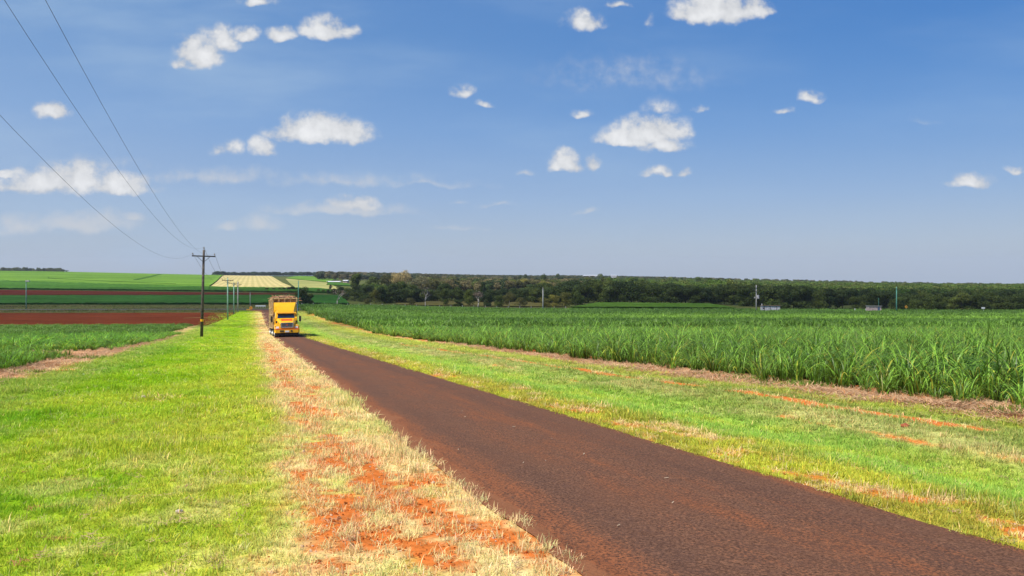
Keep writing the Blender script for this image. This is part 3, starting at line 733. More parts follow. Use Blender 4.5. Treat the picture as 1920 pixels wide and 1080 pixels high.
# ------------------------------------------------------------------ truck
def build_truck():
    fx, fy = at(538.5, 76.0), 76.0
    yaw = math.atan2(.345+.025, 1.0)
    t = empty('cane_truck', (fx, fy, g1(fx, fy+3)+.045), yaw, 'yellow cane haulage truck driving towards us on the narrow road', 'truck')
    t.rotation_euler = (-.055, 0, yaw)
    Y = M['yellow']
    # chassis and running gear
    c = MB(); c.box(-.5, .5, .5, 12.6, .62, .86); c.box(-1.05, 1.05, .55, 1.0, .42, .6); c.box(-1.12, 1.12, 2.6, 12.6, .86, 1.02); c.box(-.95, .95, 1.2, 3.4, .5, .9)
    c.build('chassis', M['under'], t, .01)
    # bumper
    b = MB(); b.loft([[(-1.24, .22, z0) , (-1.1, .03, z0), (1.1, .03, z0), (1.24, .22, z0), (1.24, .5, z0), (-1.24, .5, z0)] for z0 in (.60, .92)], True)
    b.add([(-1.24, .22, .92), (-1.1, .03, .92), (1.1, .03, .92), (1.24, .22, .92), (1.24, .5, .92), (-1.24, .5, .92)], [(0, 1, 2, 3, 4, 5)])
    b.add([(-1.24, .22, .60), (-1.1, .03, .60), (1.1, .03, .60), (1.24, .22, .60), (1.24, .5, .60), (-1.24, .5, .60)], [(5, 4, 3, 2, 1, 0)])
    bp = b.build('bumper', Y, t, .008)
    s = MB(); s.box(-1.22, 1.22, .06, .45, .932, .985); s.build('bumper_trim', M['red'], bp, .006)
    s = MB(); s.box(-.2, .2, -.005, .026, .66, .82); s.build('number_plate', M['white'], bp)
    for x in (-.62, -.42, .42):
        s = MB(); s.box(x-.08, x+.10, .0, .026, .70, .86); s.build('bumper_slot', M['under'], bp)
    s = MB(); s.box(-1.15, 1.15, .16, .3, .30, .585); s.build('valance', M['under'], t)
    # bonnet: tapers forward and slopes down
    def sec(y, w, z0, z1, r): return [(-w, y, z0), (-w, y, z1-r), (-w+r, y, z1), (-w*.4, y, z1+.03), (w*.4, y, z1+.03), (w-r, y, z1), (w, y, z1-r), (w, y, z0)]
    h = MB(); S0 = [sec(.18, .70, 1.0, 1.62, .12), sec(.32, .74, 1.0, 1.74, .14), sec(1.0, .86, 1.0, 1.92, .16), sec(1.85, 1.0, 1.0, 2.08, .16)]
    h.loft(S0); h.add(S0[0], [tuple(range(8))])
    hood = h.build('bonnet', Y, t, 0, False)
    g = MB(); g.box(-.56, .56, .10, .178, 1.18, 1.58); gr = g.build('grille', M['grille'], t, .01)
    g = MB()
    for z0, z1 in ((1.12, 1.19), (1.57, 1.63)): g.box(-.62, .62, .07, .176, z0, z1)
    for x0, x1 in ((-.62, -.55), (.55, .62)): g.box(x0, x1, .072, .174, 1.192, 1.568)
    g.build('grille_surround', M['chrome'], gr, .006)
    g = MB()
    for k in range(9): g.box(-.5+k*.117, -.47+k*.117, .085, .099, 1.2, 1.56)
    g.build('grille_bars', M['under'], gr)
    g = MB(); g.lathe_x([(-.005, .06), (.005, .06)], 12); 
    for i, v in enumerate(g.v): g.v[i] = (v[1], .082+v[0], 1.4+v[2])
    g.build('badge', M['red'], gr)
    # red lettering across the bonnet lip, a plain row of block strokes
    lt = MB(); x = -.52; i = 0
    hz = lambda y: 1.74+(y-.32)*.2647 if y < 1.0 else 1.92+(y-1.0)*.188
    while x < .52:
        w = (.075, .09, .06, .085, .07)[i % 5]; P8 = []
        for dz in (.0, .048):
            for (xx, y) in ((x, .52), (x+w, .52), (x+w, 1.2), (x, 1.2)): P8.append((xx, y, hz(y)+dz))
        lt.hexa(P8); x += w+.012; i += 1
    lt.build('lettering', M['red'], hood)
    # mudguards with headlights
    for sx in (-1, 1):
        m = MB(); prof = []
        for k in range(9):
            a = math.pi*(k/8); prof.append((1.0-.72*math.cos(a)*(1.0 if k < 4 else .9), .72+.72*math.sin(a)**.8))
        prof[0] = (.26, .94)
        xi, xo = sx*.72, sx*1.22
        secs = [[(xi, y, min(z+.10, 1.5)), (sx*1.1, y, z+.02), (xo, y, z-.10), (xo, y, z-.24)] for (y, z) in prof]
        m.loft(secs)
        m.add([(xi, .24, 1.0), (sx*1.14, .28, 1.0), (sx*1.14, .34, 1.33), (xi, .30, 1.42), (xi, .8, 1.0), (sx*1.14, .8, 1.0), (sx*1.14, .8, 1.40), (xi, .8, 1.48)], [(0, 1, 2, 3), (3, 2, 6, 7), (1, 5, 6, 2), (0, 3, 7, 4)])
        mg = m.build('mudguard', Y, t, 0, False)
        hl = MB(); hl.hexa([(sx*.78, .225, 1.04), (sx*1.08, .255, 1.04), (sx*1.08, .32, 1.04), (sx*.78, .30, 1.04), (sx*.78, .245, 1.24), (sx*1.08, .275, 1.24), (sx*1.08, .36, 1.24), (sx*.78, .34, 1.24)])
        hl.build('headlight', M['lamp'], mg, .012)
        hl = MB(); hl.box(sx*1.13-.05, sx*1.13+.05, .27, .36, 1.2, 1.32); hl.build('indicator', M['orange'], mg, .01)
    # cab with windscreen
    def csec(z, w, y0, y1): return [(-w, y0, z), (w, y0, z), (w, y1, z), (-w, y1, z)]
    cb = MB(); SS = [csec(.9, 1.12, 1.75, 3.5), csec(2.08, 1.12, 1.75, 3.5), csec(2.62, 1.06, 2.02, 3.5), csec(2.72, 1.0, 2.1, 3.45)]
    cb.loft(SS, True); cb.add(SS[-1], [(0, 1, 2, 3)]); cab = cb.build('cab', Y, t, .02)
    def onws(x, z, o=.0): tt = (z-2.08)/.54; return (x, 1.75+.27*tt-o, z)
    w = MB()
    w.hexa([onws(-.86, 2.10, .012), onws(.86, 2.10, .012), onws(.86, 2.10, -.03), onws(-.86, 2.10, -.03), onws(-.80, 2.56, .012), onws(.80, 2.56, .012), onws(.80, 2.56, -.03), onws(-.80, 2.56, -.03)])
    ws = w.build('windscreen', M['glass'], cab)
    for x in (-.4, .35):
        q = MB(); q.tube([onws(x, 2.10, .03), onws(x+.32, 2.24, .03)], .012, 5); q.build('wiper', M['black'], ws)
    v = MB(); v.hexa([(-.92, 1.72, 2.57), (.92, 1.72, 2.57), (.92, 2.0, 2.60), (-.92, 2.0, 2.60), (-.92, 1.74, 2.66), (.92, 1.74, 2.66), (.92, 2.05, 2.70), (-.92, 2.05, 2.70)]); v.build('sun_visor', M['dark_yellow'], cab, .01)
    for sx in (-1, 1):
        d = MB(); d.box(sx*1.127-.012, sx*1.127+.012, 2.0, 2.95, 1.0, 2.02); dr = d.build('door', Y, t, .005)
        d = MB(); d.hexa([(sx*1.13-.012, 2.12, 2.06), (sx*1.13+.012, 2.12, 2.06), (sx*1.13+.012, 2.95, 2.06), (sx*1.13-.012, 2.95, 2.06), (sx*1.085-.012, 2.3, 2.55), (sx*1.085+.012, 2.3, 2.55), (sx*1.085+.012, 2.95, 2.55), (sx*1.085-.012, 2.95, 2.55)]); d.build('window', M['glass'], dr)
        d = MB(); d.box(sx*1.15-.012, sx*1.15+.012, 2.75, 2.9, 1.62, 1.66); d.build('handle', M['black'], dr)
        mi = MB(); mi.tube([(sx*1.06, 2.0, 2.42), (sx*1.42, 1.88, 2.36), (sx*1.44, 1.88, 1.62), (sx*1.1, 1.9, 1.60)], .02, 6)
        mi.box(sx*1.42-.11, sx*1.42+.11, 1.83, 1.90, 1.72, 2.28); mi.build('mirror', M['under'], t, 0)
        gm = MB(); gm.tube([(sx*.95, .75, 1.4), (sx*.99, .68, 1.62)], .012, 5); gm.box(sx*1.0-.08, sx*1.0+.08, .62, .70, 1.60, 1.82); gm.build('mirror', M['black'], t)
        st = MB(); st.box(sx*1.0-.17, sx*1.0+.17, 2.0, 3.1, .45, .95); st.build('fuel_tank', M['chrome'], t, .05)
    # roof air deflector
    f = MB()
    f.loft([[(-1.10, 3.2, 2.68), (-.78, 2.08, 2.70), (.78, 2.08, 2.70), (1.10, 3.2, 2.68)],
            [(-1.14, 3.1, 2.95), (-.80, 2.22, 2.95), (.80, 2.22, 2.95), (1.14, 3.1, 2.95)],
            [(-1.15, 3.1, 3.35), (-.92, 2.52, 3.35), (.92, 2.52, 3.35), (1.15, 3.1, 3.35)],
            [(-1.15, 3.1, 3.70), (-1.04, 2.90, 3.70), (1.04, 2.90, 3.70), (1.15, 3.1, 3.70)],
            [(-1.15, 3.45, 3.74), (-1.04, 3.06, 3.75), (1.04, 3.06, 3.75), (1.15, 3.45, 3.74)]])
    f.loft([[(s_*1.155, 3.1, 2.72), (s_*1.155, 3.5, 2.72), (s_*1.155, 3.5, 3.72), (s_*1.155, 3.1, 3.72)] for s_ in (-1, 1)], True)
    de = f.build('air_deflector', Y, t, 0)
    for x in (-.7, -.16, 0, .16, .7):
        q = MB(); q.box(x-.04, x+.04, 2.80, 2.88, 3.55, 3.59); q.build('marker_light', M['under'], de)
    e = MB(); e.tube([(1.22, 3.55, .95), (1.22, 3.55, 3.55), (1.22, 3.65, 3.72)], .075, 10); e.build('exhaust_stack', M['chrome'], t, 0, True)
    # wheels
    def wheel(x, y, name='wheel', dual=False):
        w_ = .30 if not dual else .56
        k = MB(); k.lathe_x([(-w_/2, .30), (-w_/2, .46), (-w_/2+.04, .51), (w_/2-.04, .51), (w_/2, .46), (w_/2, .30)], 22, x, y, .51)
        wh = k.build(name, M['black'], t)
        k = MB(); sg = 1 if x > 0 else -1; xo = x+sg*(w_/2+.003)
        k.lathe_x([(-.05*sg, .30), (.0, .28), (-.03*sg, .18), (.05*sg, .13), (.07*sg, .06)], 16, xo, y, .51); k.build('rim', M['white'], wh)
    for sx in (-1, 1):
        wheel(sx*1.03, 1.0)
        for y in (4.6, 5.95, 10.2, 11.5): wheel(sx*.92, y, 'wheel', True)
        k = MB(); k.box(sx*.92-.30, sx*.92+.30, 4.05, 6.5, 1.06, 1.10); k.build('mudguard', M['under'], t)
    # cane cage: corner posts, top rails, uprights and boards
    def cage(y0, y1, w, z1):
        k = MB()
        for sx in (-1, 1):
            nY = 6
            for i in range(nY):
                y = y0+(y1-y0)*i/(nY-1); k.box(sx*w-.05, sx*w+.05, y-.05, y+.05, 1.02, z1)
            for z in (1.06, 1.75, 2.5, 3.2, z1-.05): k.box(sx*w-.035, sx*w+.035, y0+.055, y1-.055, z-.045, z+.045)
        for y in (y0, y1):
            for z in (1.06, 2.2, 3.2, z1-.06): k.box(-w+.055, w-.055, y-.035, y+.035, z-.05, z+.05)
            for x in (-.6, 0, .6): k.box(x-.04, x+.04, y-.045, y+.045, 1.1, z1-.12)
        return k
    c1 = cage(3.75, 12.4, 1.23, 4.24).build('cage', M['tan'], t, 0)
    k = MB(); k.box(-1.18, 1.18, 3.84, 12.3, 1.03, 1.12); k.build('deck', M['rust'], t)
    # load of cut cane: its own thing, resting on the deck
    ld = empty('cane_load', t.location, yaw, 'brown heap of cut sugar cane filling the cage behind the yellow cab', 'cane load'); ld.rotation_euler = t.rotation_euler
    k = MB(); nx, ny = 16, 48; V = []
    for j in range(ny):
        for i in range(nx):
            x = -1.15+2.3*i/(nx-1); y = 3.86+8.4*j/(ny-1)
            V.append((x, y, 4.20+.26*(1-(x/1.2)**2)+.26*(random.random()-.5)-.18*(j in (0, ny-1))))
    k.add(V, [(j*nx+i, j*nx+i+1, (j+1)*nx+i+1, (j+1)*nx+i) for j in range(ny-1) for i in range(nx-1)])
    def wall(p, q, n):
        W = []; rows = 14
        for r in range(rows):
            for i in range(n):
                a = i/(n-1); x = p[0]+(q[0]-p[0])*a; y = p[1]+(q[1]-p[1])*a; jx = .09*(random.random()-.5)
                W.append((x+jx*(p[0] == q[0]), y+jx*(p[1] == q[1]), 1.13+(4.16-1.13)*r/(rows-1)))
        k.add(W, [(r*n+i, r*n+i+1, (r+1)*n+i+1, (r+1)*n+i) for r in range(rows-1) for i in range(n-1)])
    wall((-1.14, 3.86), (1.14, 3.86), 14); wall((-1.14, 12.24), (1.14, 12.24), 14); wall((-1.14, 3.86), (-1.14, 12.24), 40); wall((1.14, 3.86), (1.14, 12.24), 40)
    k.build('cane_heap', M['straw'], ld)
    st = MB()
    for i in range(900):
        q = random.random()
        if q < .45: p = Vector((random.uniform(-1.15, 1.15), random.uniform(3.8, 12.2), 4.25+random.uniform(0, .25)))
        elif q < .65: p = Vector((random.uniform(-1.2, 1.2), 3.80, random.uniform(2.5, 4.3)))
        else: p = Vector((random.choice((-1.2, 1.2)), random.uniform(3.8, 12.2), random.uniform(1.1, 4.3)))
        d = Vector((random.gauss(0, .6), random.gauss(0, 1), random.gauss(0, .25))).normalized()*random.uniform(.12, .35)
        if q > .65: d.x *= .12
        elif q > .45: d.y *= .12; d.x *= 2
        st.tube([p-d, p+d], random.uniform(.012, .026), 4)
    st.build('cane_stalks', mat('pale_cane_stalk', (.50, .36, .19), .85, var=.5, scale=3, c2=(.45, .20, .10)), ld)
build_truck()

# ------------------------------------------------------------------ poles, wires, signs
def pole(x, y, h, r, m, label, cross=(), tilt=0.0, ins=True, extra=None, group=None, face=0.35, name='utility_pole', top=True):
    z = g1(x, y)
    t = empty(name, (x, y, z), 0, label, 'utility pole', group); t.rotation_euler = (0, tilt, 0)
    p = MB(); p.tube([(0, 0, -.6), (0, 0, h*.5), (0, 0, h)], [r*1.15, r, r*.78], 10); p.build('pole_shaft', m, t, 0, True)
    ca, sa = math.cos(face), math.sin(face)
    for (zc, half) in cross:
        a = MB(); off = r+.05
        def w(u, v, z_): return (u*ca-v*sa, u*sa+v*ca, z_)
        vs = [w(-half, -off-.06, zc-.06), w(half, -off-.06, zc-.06), w(half, -off+.05, zc-.06), w(-half, -off+.05, zc-.06), w(-half, -off-.06, zc+.06), w(half, -off-.06, zc+.06), w(half, -off+.05, zc+.06), w(-half, -off+.05, zc+.06)]
        arm = a.hexa(vs).build('crossarm', M['arm'], t)
        if ins:
            for s in (-1, 1):
                i_ = MB(); b = Vector(w(s*(half-.08), -off, zc+.055))
                i_.tube([b, b+Vector((0, 0, .10)), b+Vector((0, 0, .11)), b+Vector((0, 0, .17)), b+Vector((0, 0, .18)), b+Vector((0, 0, .26))], [.025, .025, .075, .075, .055, .05], 8); i_.build('insulator', M['porcelain'], arm)
                br = MB(); br.tube([w(s*half*.55, -off-.02, zc-.05), w(0, -off*.9, zc-.62)], .022, 5); br.build('brace', M['arm'], arm)
    if top:
        i_ = MB(); i_.tube([(0, 0, h-.02), (0, 0, h+.12), (0, 0, h+.13), (0, 0, h+.20), (0, 0, h+.21), (0, 0, h+.32)], [.03, .03, .085, .085, .06, .05], 8); i_.build('insulator', M['porcelain'], t)
    if extra: extra(t)
    return t
def yellow_band(t):
    b = MB(); b.tube([(0, 0, 1.62), (0, 0, 1.86)], .162, 12); b.build('pole_band', M['yellow'], t)
    b = MB(); b.tube([(-.16, -.1, 4.6), (.45, -.1, 4.62)], .02, 5); b.build('step_bolt', M['arm'], t)
# 1 px at 77 m = 0.055 m
PX1, PY1 = at(378, 77), 77.0
pole(PX1, PY1, 9.0, .135, M['wood'], 'tall weathered timber power pole with one crossarm, nearest to us left of the road', [(8.35, 1.12)], rad(1.5), True, yellow_band)
pole(at(427, 160), 160, 8.95, .145, M['mint'], 'greenish power pole with crossarm, second along the road verge', [(8.5, 1.15)], 0, True, group='power poles along the road')
pole(at(438.5, 200), 200, 8.5, .145, M['mint'], 'third pale power pole along the road verge, brown crossarm', [(8.35, 1.3)], 0, True, group='power poles along the road')
pole(at(446, 222), 222, 8.9, .15, M['concrete'], 'furthest pale power pole of the roadside row, by the junction', [(8.0, 1.0)], 0, True, group='power poles along the road')
pole(at(469, 262), 262, 5.6, .09, M['concrete'], 'thin pale pole standing behind the yellow sign at the junction', [(5.45, .45)], 0, False, top=False)
pole(at(559.5, 228), 228, 9.2, .14, M['greenpole'], 'dark green pole standing right behind the truck', (), 0)
pole(at(49, 250), 250, 9.6, .14, M['mint'], 'pale green lamp pole at far left beyond the red soil field', [(9.3, .35)], 0, False, top=True, extra=lambda t: MB().box(-.1, 1.1, -.3, .3, 9.15, 9.6).build('lamp_head', M['concrete'], t, .05))
pole(at(1018, 258), 258, 8.4, .17, M['concrete'], 'pale bare pole standing in the cane field, centre of the picture', [(8.2, .4)], 0, False)
def transformer(t):
    k = MB(); k.tube([(.62, -.1, 5.1), (.62, -.1, 6.3)], .36, 12); k.build('transformer', M['shed'], t, 0)
    k = MB(); k.box(0, .3, -.16, -.06, 5.4, 5.5); k.build('bracket', M['arm'], t)
    k = MB(); k.box(-.75, -.45, -.2, .0, 5.2, 5.7); k.build('switch_box', M['concrete'], t)
pole(at(1418, 256), 256, 9.6, .16, M['concrete'], 'pale pole with two crossarms and a transformer beside the white shed', [(9.1, .75), (7.8, .9)], 0, True, transformer)
pole(at(1681, 256), 256, 9.3, .2, M['greenpole'], 'green painted pole in the right cane field before the forest', [(8.9, .5)], 0, False)

def wire(pts, r, label, group):
    m = MB(); m.tube(pts, r, 5); o = m.build('power_line', M['wire'], None, 0, True); tag(o, label, 'power line', group)
def sag(a, b, s, n=26):
    return [(a[0]+(b[0]-a[0])*t, a[1]+(b[1]-a[1])*t, a[2]+(b[2]-a[2])*t-4*s*t*(1-t)) for t in [i/n for i in range(n+1)]]
zt = g1(PX1, PY1)
topx = PX1+math.sin(rad(1.5))*8.6
ca, sa = math.cos(.35), math.sin(.35)
A = {'m': (topx+.01, PY1, zt+9.28), 'l': (topx-1.04*ca+.08, PY1-1.04*sa-.2, zt+8.66), 'r': (topx+1.04*ca+.08, PY1+1.04*sa-.2, zt+8.64)}
wire(sag(A['m'], (-3.46, -3, 7.9+CAMZ), 2.6), .0048, 'middle overhead power line sagging from the nearest pole top over our left', 'power lines overhead')
wire(sag(A['l'], (-4.75, -3, 7.3+CAMZ), 3.0), .0048, 'lowest leftmost overhead power line from the nearest pole crossarm', 'power lines overhead')
wire(sag(A['r'], (-2.62, -3, 7.75+CAMZ), 2.6), .0048, 'rightmost overhead power line, steepest in the sky at upper left', 'power lines overhead')
x2 = at(427, 160); z2 = g1(x2, 160)
for k, (dx, dz) in {'m': (0, 9.2), 'l': (-1.0, 8.8), 'r': (1.0, 8.8)}.items():
    wire(sag(A[k], (x2+dx, 160-.2, z2+dz), 1.6), .012, {'m': 'faint middle', 'l': 'faint left', 'r': 'faint right'}[k]+' power line running from the nearest pole to the second pole', 'faint power lines')

def build_small():
    # junction sign: yellow diamond with dark mark, low yellow board beside it
    x, y = at(470.5, 236), 236; z = g1(x, y)
    s = empty('road_sign', (x, y, z), 0, 'orange yellow warning sign with dark centre at the road junction', 'sign')
    k = MB(); k.tube([(0, 0, -.2), (0, 0, 1.5)], .04, 6); k.build('sign_post', M['concrete'], s)
    k = MB(); R = .50; n = 20
    k.add([(R*math.cos(2*math.pi*i/n), -.05, .72+R*math.sin(2*math.pi*i/n)) for i in range(n)]+[(R*math.cos(2*math.pi*i/n), -.02, .72+R*math.sin(2*math.pi*i/n)) for i in range(n)], [tuple(range(n))]+[(i, (i+1) % n, n+(i+1) % n, n+i) for i in range(n)]+[tuple(range(2*n-1, n-1, -1))]); f = k.build('sign_face', M['sign'], s)
    k = MB(); k.box(-.13, .13, -.075, -.055, .60, .86); k.build('sign_mark', M['signblack'], f)
    x2, y2 = at(465.5, 233), 233; k = MB(); k.box(-.55, .5, -.03, .03, .15, .42); k.box(-.4, -.33, .035, .1, -.3, .4); k.box(.3, .37, .035, .1, -.3, .4)
    o = k.build('marker_board', M['yellow'], None); o.location = (x2, y2, g1(x2, y2)); tag(o, 'low yellow marker board on the verge left of the round sign', 'sign')
    # second sign by the forest
    x, y = at(1699, 268), 268; z = g1(x, y)
    s = empty('road_sign', (x, y, z), 0, 'small yellow diamond sign against the dark forest right of the green pole', 'sign')
    k = MB(); k.tube([(0, 0, -.2), (0, 0, 2.6)], .05, 6); k.build('sign_post', M['concrete'], s)
    k = MB(); k.add([(0, -.06, 1.6), (.55, -.06, 2.2), (0, -.06, 2.8), (-.55, -.06, 2.2), (0, -.055+.03, 1.6), (.55, -.03, 2.2), (0, -.03, 2.8), (-.55, -.03, 2.2)], [(0, 1, 2, 3), (7, 6, 5, 4), (0, 4, 5, 1), (1, 5, 6, 2), (2, 6, 7, 3), (3, 7, 4, 0)]); f = k.build('sign_face', M['sign'], s)
    k = MB(); k.box(-.12, .12, -.085, -.062, 2.05, 2.4); k.build('sign_mark', M['signblack'], f)
    # white road barrier
    x, y = at(488.5, 256), 256; z = g1(x, y)
    b = empty('bridge_rail', (x, y, z), 0, 'low white bridge rail across the end of the road', 'guard rail')
    k = MB(); k.box(-1.75, 1.75, -.05, .05, .55, .95); k.build('rail', M['white'], b, .02)
    for i in range(5): k = MB(); k.box(-1.6+.8*i-.06, -1.6+.8*i+.06, -.06+.12, .18, -.2, .9); k.build('post', M['concrete'], b)
    # sheds
    def shed(px, y, w, d, h, wall, label, extra):
        x = at(px, y); z = g1(x, y); s = empty('farm_shed', (x, y, z), -.12, label, 'shed')
        k = MB(); n = int(w/.12); V = []
        for i in range(n+1):
            xx = -w/2+w*i/n; V.append((xx, .0+(.03 if i % 2 else 0)))
        k.loft([[(a, b_, -.3) for a, b_ in V], [(a, b_, h) for a, b_ in V]])
        k.box(-w/2, w/2, .05, d, -.3, h-.02); k.build('wall', wall, s)
        k = MB(); k.hexa([(-w/2-.18, -.25, h+.02), (w/2+.18, -.25, h+.02), (w/2+.18, d+.2, h-.12), (-w/2-.18, d+.2, h-.12), (-w/2-.18, -.25, h+.13), (w/2+.18, -.25, h+.13), (w/2+.18, d+.2, h), (-w/2-.18, d+.2, h)]); k.build('roof', M['roof'] if extra == 1 else M['concrete'], s)
        if extra == 1:
            for xx in (-2.3, -.4, 1.7): k = MB(); k.box(xx, xx+.14, -.045, -.012, .2, h-.06); k.build('batten', M['bark'], s)
            k = MB(); k.box(-2.75, -2.15, -.05, -.012, 1.75, 2.15); k.build('window', M['under'], s)
        else:
            k = MB(); k.box(.75, 1.45, -.06, -.012, .0, h-.3); k.build('door', M['door'], s)
            k = MB(); k.box(-1.5, -1.1, -.05, -.012, .4, 1.0); k.build('hatch', M['rust'], s)
        return s
    shed(1446, 252, 5.8, 3.2, 2.75, M['shed'], 'low white corrugated shed with rusty roof beside the transformer pole', 1)
    shed(1641, 252, 3.9, 3.0, 2.85, M['shedpink'], 'small pinkish pump shed with blue door left of the green pole', 2)
    for px, y, h, r, lab in ((1428.5, 254, 3.4, .12, 'white post standing at the left end of the white shed'), (1603, 254, 2.0, .11, 'short white post in the cane left of the pinkish shed'), (1623.5, 254, 2.0, .1, 'white post closest to the left wall of the pinkish shed')):
        k = MB(); k.tube([(0, 0, -.2), (0, 0, h-.1), (0, 0, h)], [r, r, r*.6], 8); o = k.build('white_post', M['white'], None); x = at(px, y); o.location = (x, y, g1(x, y)); tag(o, lab, 'post')
    x, y = at(1647.5, 256), 256; k = MB(); k.tube([(0, 0, 0), (0, 0, 5.6)], .06, 6); k.tube([(-.3, 0, 5.2), (.3, 0, 5.2)], .03, 5); o = k.build('aerial_mast', M['greenpole'], None); o.location = (x, y, g1(x, y)); tag(o, 'thin green aerial mast rising behind the pinkish shed', 'mast')
    x, y = at(1844, 258), 258; k = MB(); k.tube([(0, 0, 0), (0, 0, 2.0)], .05, 6); k.box(-.5, .4, -.2, .3, 1.65, 2.2); o = k.build('pump_box', M['white'], None); o.location = (x, y, g1(x, y)+.3); tag(o, 'small white pump box at the far right edge of the cane field', 'pump box')
    # roadside fence of white posts along the cross road
    f = empty('wire_fence', (0, 0, 0), 0, 'low wire fence with pale posts along the cross road behind the cane', 'fence')
    P = []
    for i in range(24):
        px = 566+i*21.5; y = 268+i*.3; x = at(px, y); z = g1(x, y); P.append((x, y, z+1.2))
        k = MB(); k.tube([(x, y, z-.2), (x, y, z+1.45)], [.09, .08], 6); k.build('fence_post', M['white'] if i % 7 == 0 else M['concrete'], f)
    k = MB(); k.tube(P, .012, 4); k.tube([(a, b_, c-.45) for a, b_, c in P], .012, 4); k.build('fence_wire', M['wire'], f)
    # far white roofs on the rise
    for px, y, w, h, zoff, lab in ((1107, 1250, 23, .9, 9.0, 'long white roofed shed on the skyline, left of the two'), (1151, 1250, 9, 1.4, 9.0, 'short white roofed shed on the skyline, right of the two'), (624, 820, 15, .25, .0, 'long white roof strip at the edge of the far green field'), (647, 800, 4.5, 1.8, .2, 'small pale pinkish house among trees by the far green field')):
        x = at(px, y); z = g1(x, y)+zoff-(6 if zoff > 1 else 0); s = empty('farm_building', (x, y, z), 0, lab, 'farm building')
        hh = h+(6 if zoff > 1 else 0)
        k = MB(); k.box(-w/2, w/2, 0, 9, -8, hh); k.build('wall', M['shedpink'] if w < 6 else M['shed'], s)
        k = MB(); rh = .7; k.add([(-w/2-.5, -.5, hh+.02), (w/2+.5, -.5, hh+.02), (w/2+.5, 4.5, hh+rh), (-w/2-.5, 4.5, hh+rh), (w/2+.5, 9.5, hh+.02), (-w/2-.5, 9.5, hh+.02)], [(0, 1, 2, 3), (3, 2, 4, 5), (0, 3, 5), (1, 4, 2), (0, 5, 4, 1)]); k.build('roof', M['white_roof'], s)
build_small()

# ------------------------------------------------------------------ trees
LEAF = {'dark': leaf_mat('dark_tree_leaf', base=(.056, .090, .015), trans=.15, rough=.6, spec=.2), 'mid': leaf_mat('mid_tree_leaf', base=(.078, .115, .018), trans=.18, rough=.6, spec=.2),
        'olive': leaf_mat('olive_tree_leaf', base=(.085, .095, .022), trans=.18, spec=.2), 'bright': leaf_mat('yellow_green_leaf', base=(.155, .165, .025), trans=.25, spec=.2),
        'pale': leaf_mat('pale_flowering_leaf', base=(.26, .24, .11), trans=.2, spec=.15), 'grey': leaf_mat('grey_bare_twig', base=(.20, .17, .13), trans=.1, spec=.1)}
def crown_mesh(name, m, h, w, nl, nleaf, leaf, zlow=.18, gap=.0, rs=None):
    """Crown of many small leaf clumps spread through overlapping uneven lobes; height 1.0 = h."""
    r = np.random.default_rng(rs); lobes = []
    for i in range(nl):
        a = r.uniform(0, 6.283); zz = r.uniform(zlow+.12, .9); prof = math.sin(min(1, (zz-zlow)/(1-zlow)*.85+.12)*math.pi)**.7
        rr = r.uniform(.15, .75)*w/2*prof; s = w*r.uniform(.15, .27)
        lobes.append((rr*math.cos(a), rr*math.sin(a), zz*h, s, s*r.uniform(.65, .95), r.uniform(.82, 1.18)))
    lobes.append((0, 0, h*.72, w*.28, h*.24, 1.0))
    wt = np.array([l[3]**2 for l in lobes]); wt /= wt.sum(); k = r.choice(len(lobes), nleaf, p=wt)
    Lb = np.array(lobes)[k]
    d = r.normal(size=(nleaf, 3)); d[:, 2] = d[:, 2]*.9+.25; d /= np.linalg.norm(d, axis=1)[:, None]
    q = 1-.45*r.random(nleaf)**1.6
    c = np.stack([Lb[:, 0]+d[:, 0]*Lb[:, 3]*q, Lb[:, 1]+d[:, 1]*Lb[:, 3]*q, Lb[:, 2]+d[:, 2]*Lb[:, 4]*q], -1)
    c[:, 2] = np.maximum(c[:, 2], h*zlow*.8)
    nrm = d+r.normal(0, .55, (nleaf, 3)); nrm /= np.linalg.norm(nrm, axis=1)[:, None]
    t = np.cross(nrm, r.normal(size=(nleaf, 3))); t /= np.linalg.norm(t, axis=1)[:, None]; b = np.cross(nrm, t)
    s = leaf*r.uniform(.6, 1.4, (nleaf, 1))
    V = np.stack([c-t*s*.6, c-b*s*.35, c+t*s*.6, c+b*s*.35], 1).reshape(-1, 3)
    Q = np.arange(nleaf*4).reshape(-1, 4)
    me = np_mesh(name, V, Q, m)
    j = r.uniform(.72, 1.28, nleaf)*Lb[:, 5]; hue = r.normal(0, .07, nleaf)
    T = np.stack([j*(1+hue), j, j*(1-hue*.5), np.ones(nleaf)], -1); set_attr(me, 'tone', 'FLOAT_COLOR', 'POINT', np.repeat(T, 4, 0).astype(np.float32))
    return me, lobes
def trunk_mesh(name, m, h, r, lobes, nb=6, rs=0):
    rn = random.Random(rs); k = MB(); lean = (rn.uniform(-.05, .05)*h, rn.uniform(-.05, .05)*h)
    top = h*.62; k.tube([(0, 0, -.5), (lean[0]*.3, lean[1]*.3, h*.22), (lean[0], lean[1], top)], [r*1.25, r*.9, r*.45], 8)
    for l in rn.sample(lobes, min(nb, len(lobes))):
        z0 = h*rn.uniform(.2, .5); f = z0/top; s = (lean[0]*f, lean[1]*f, z0); e = (l[0], l[1], l[2])
        mid = tuple((s[i]+e[i])/2+(0, 0, .04*h)[i] for i in range(3)); k.tube([s, mid, e], [r*.45, r*.3, r*.1], 6)
    return k
PROTO = {}
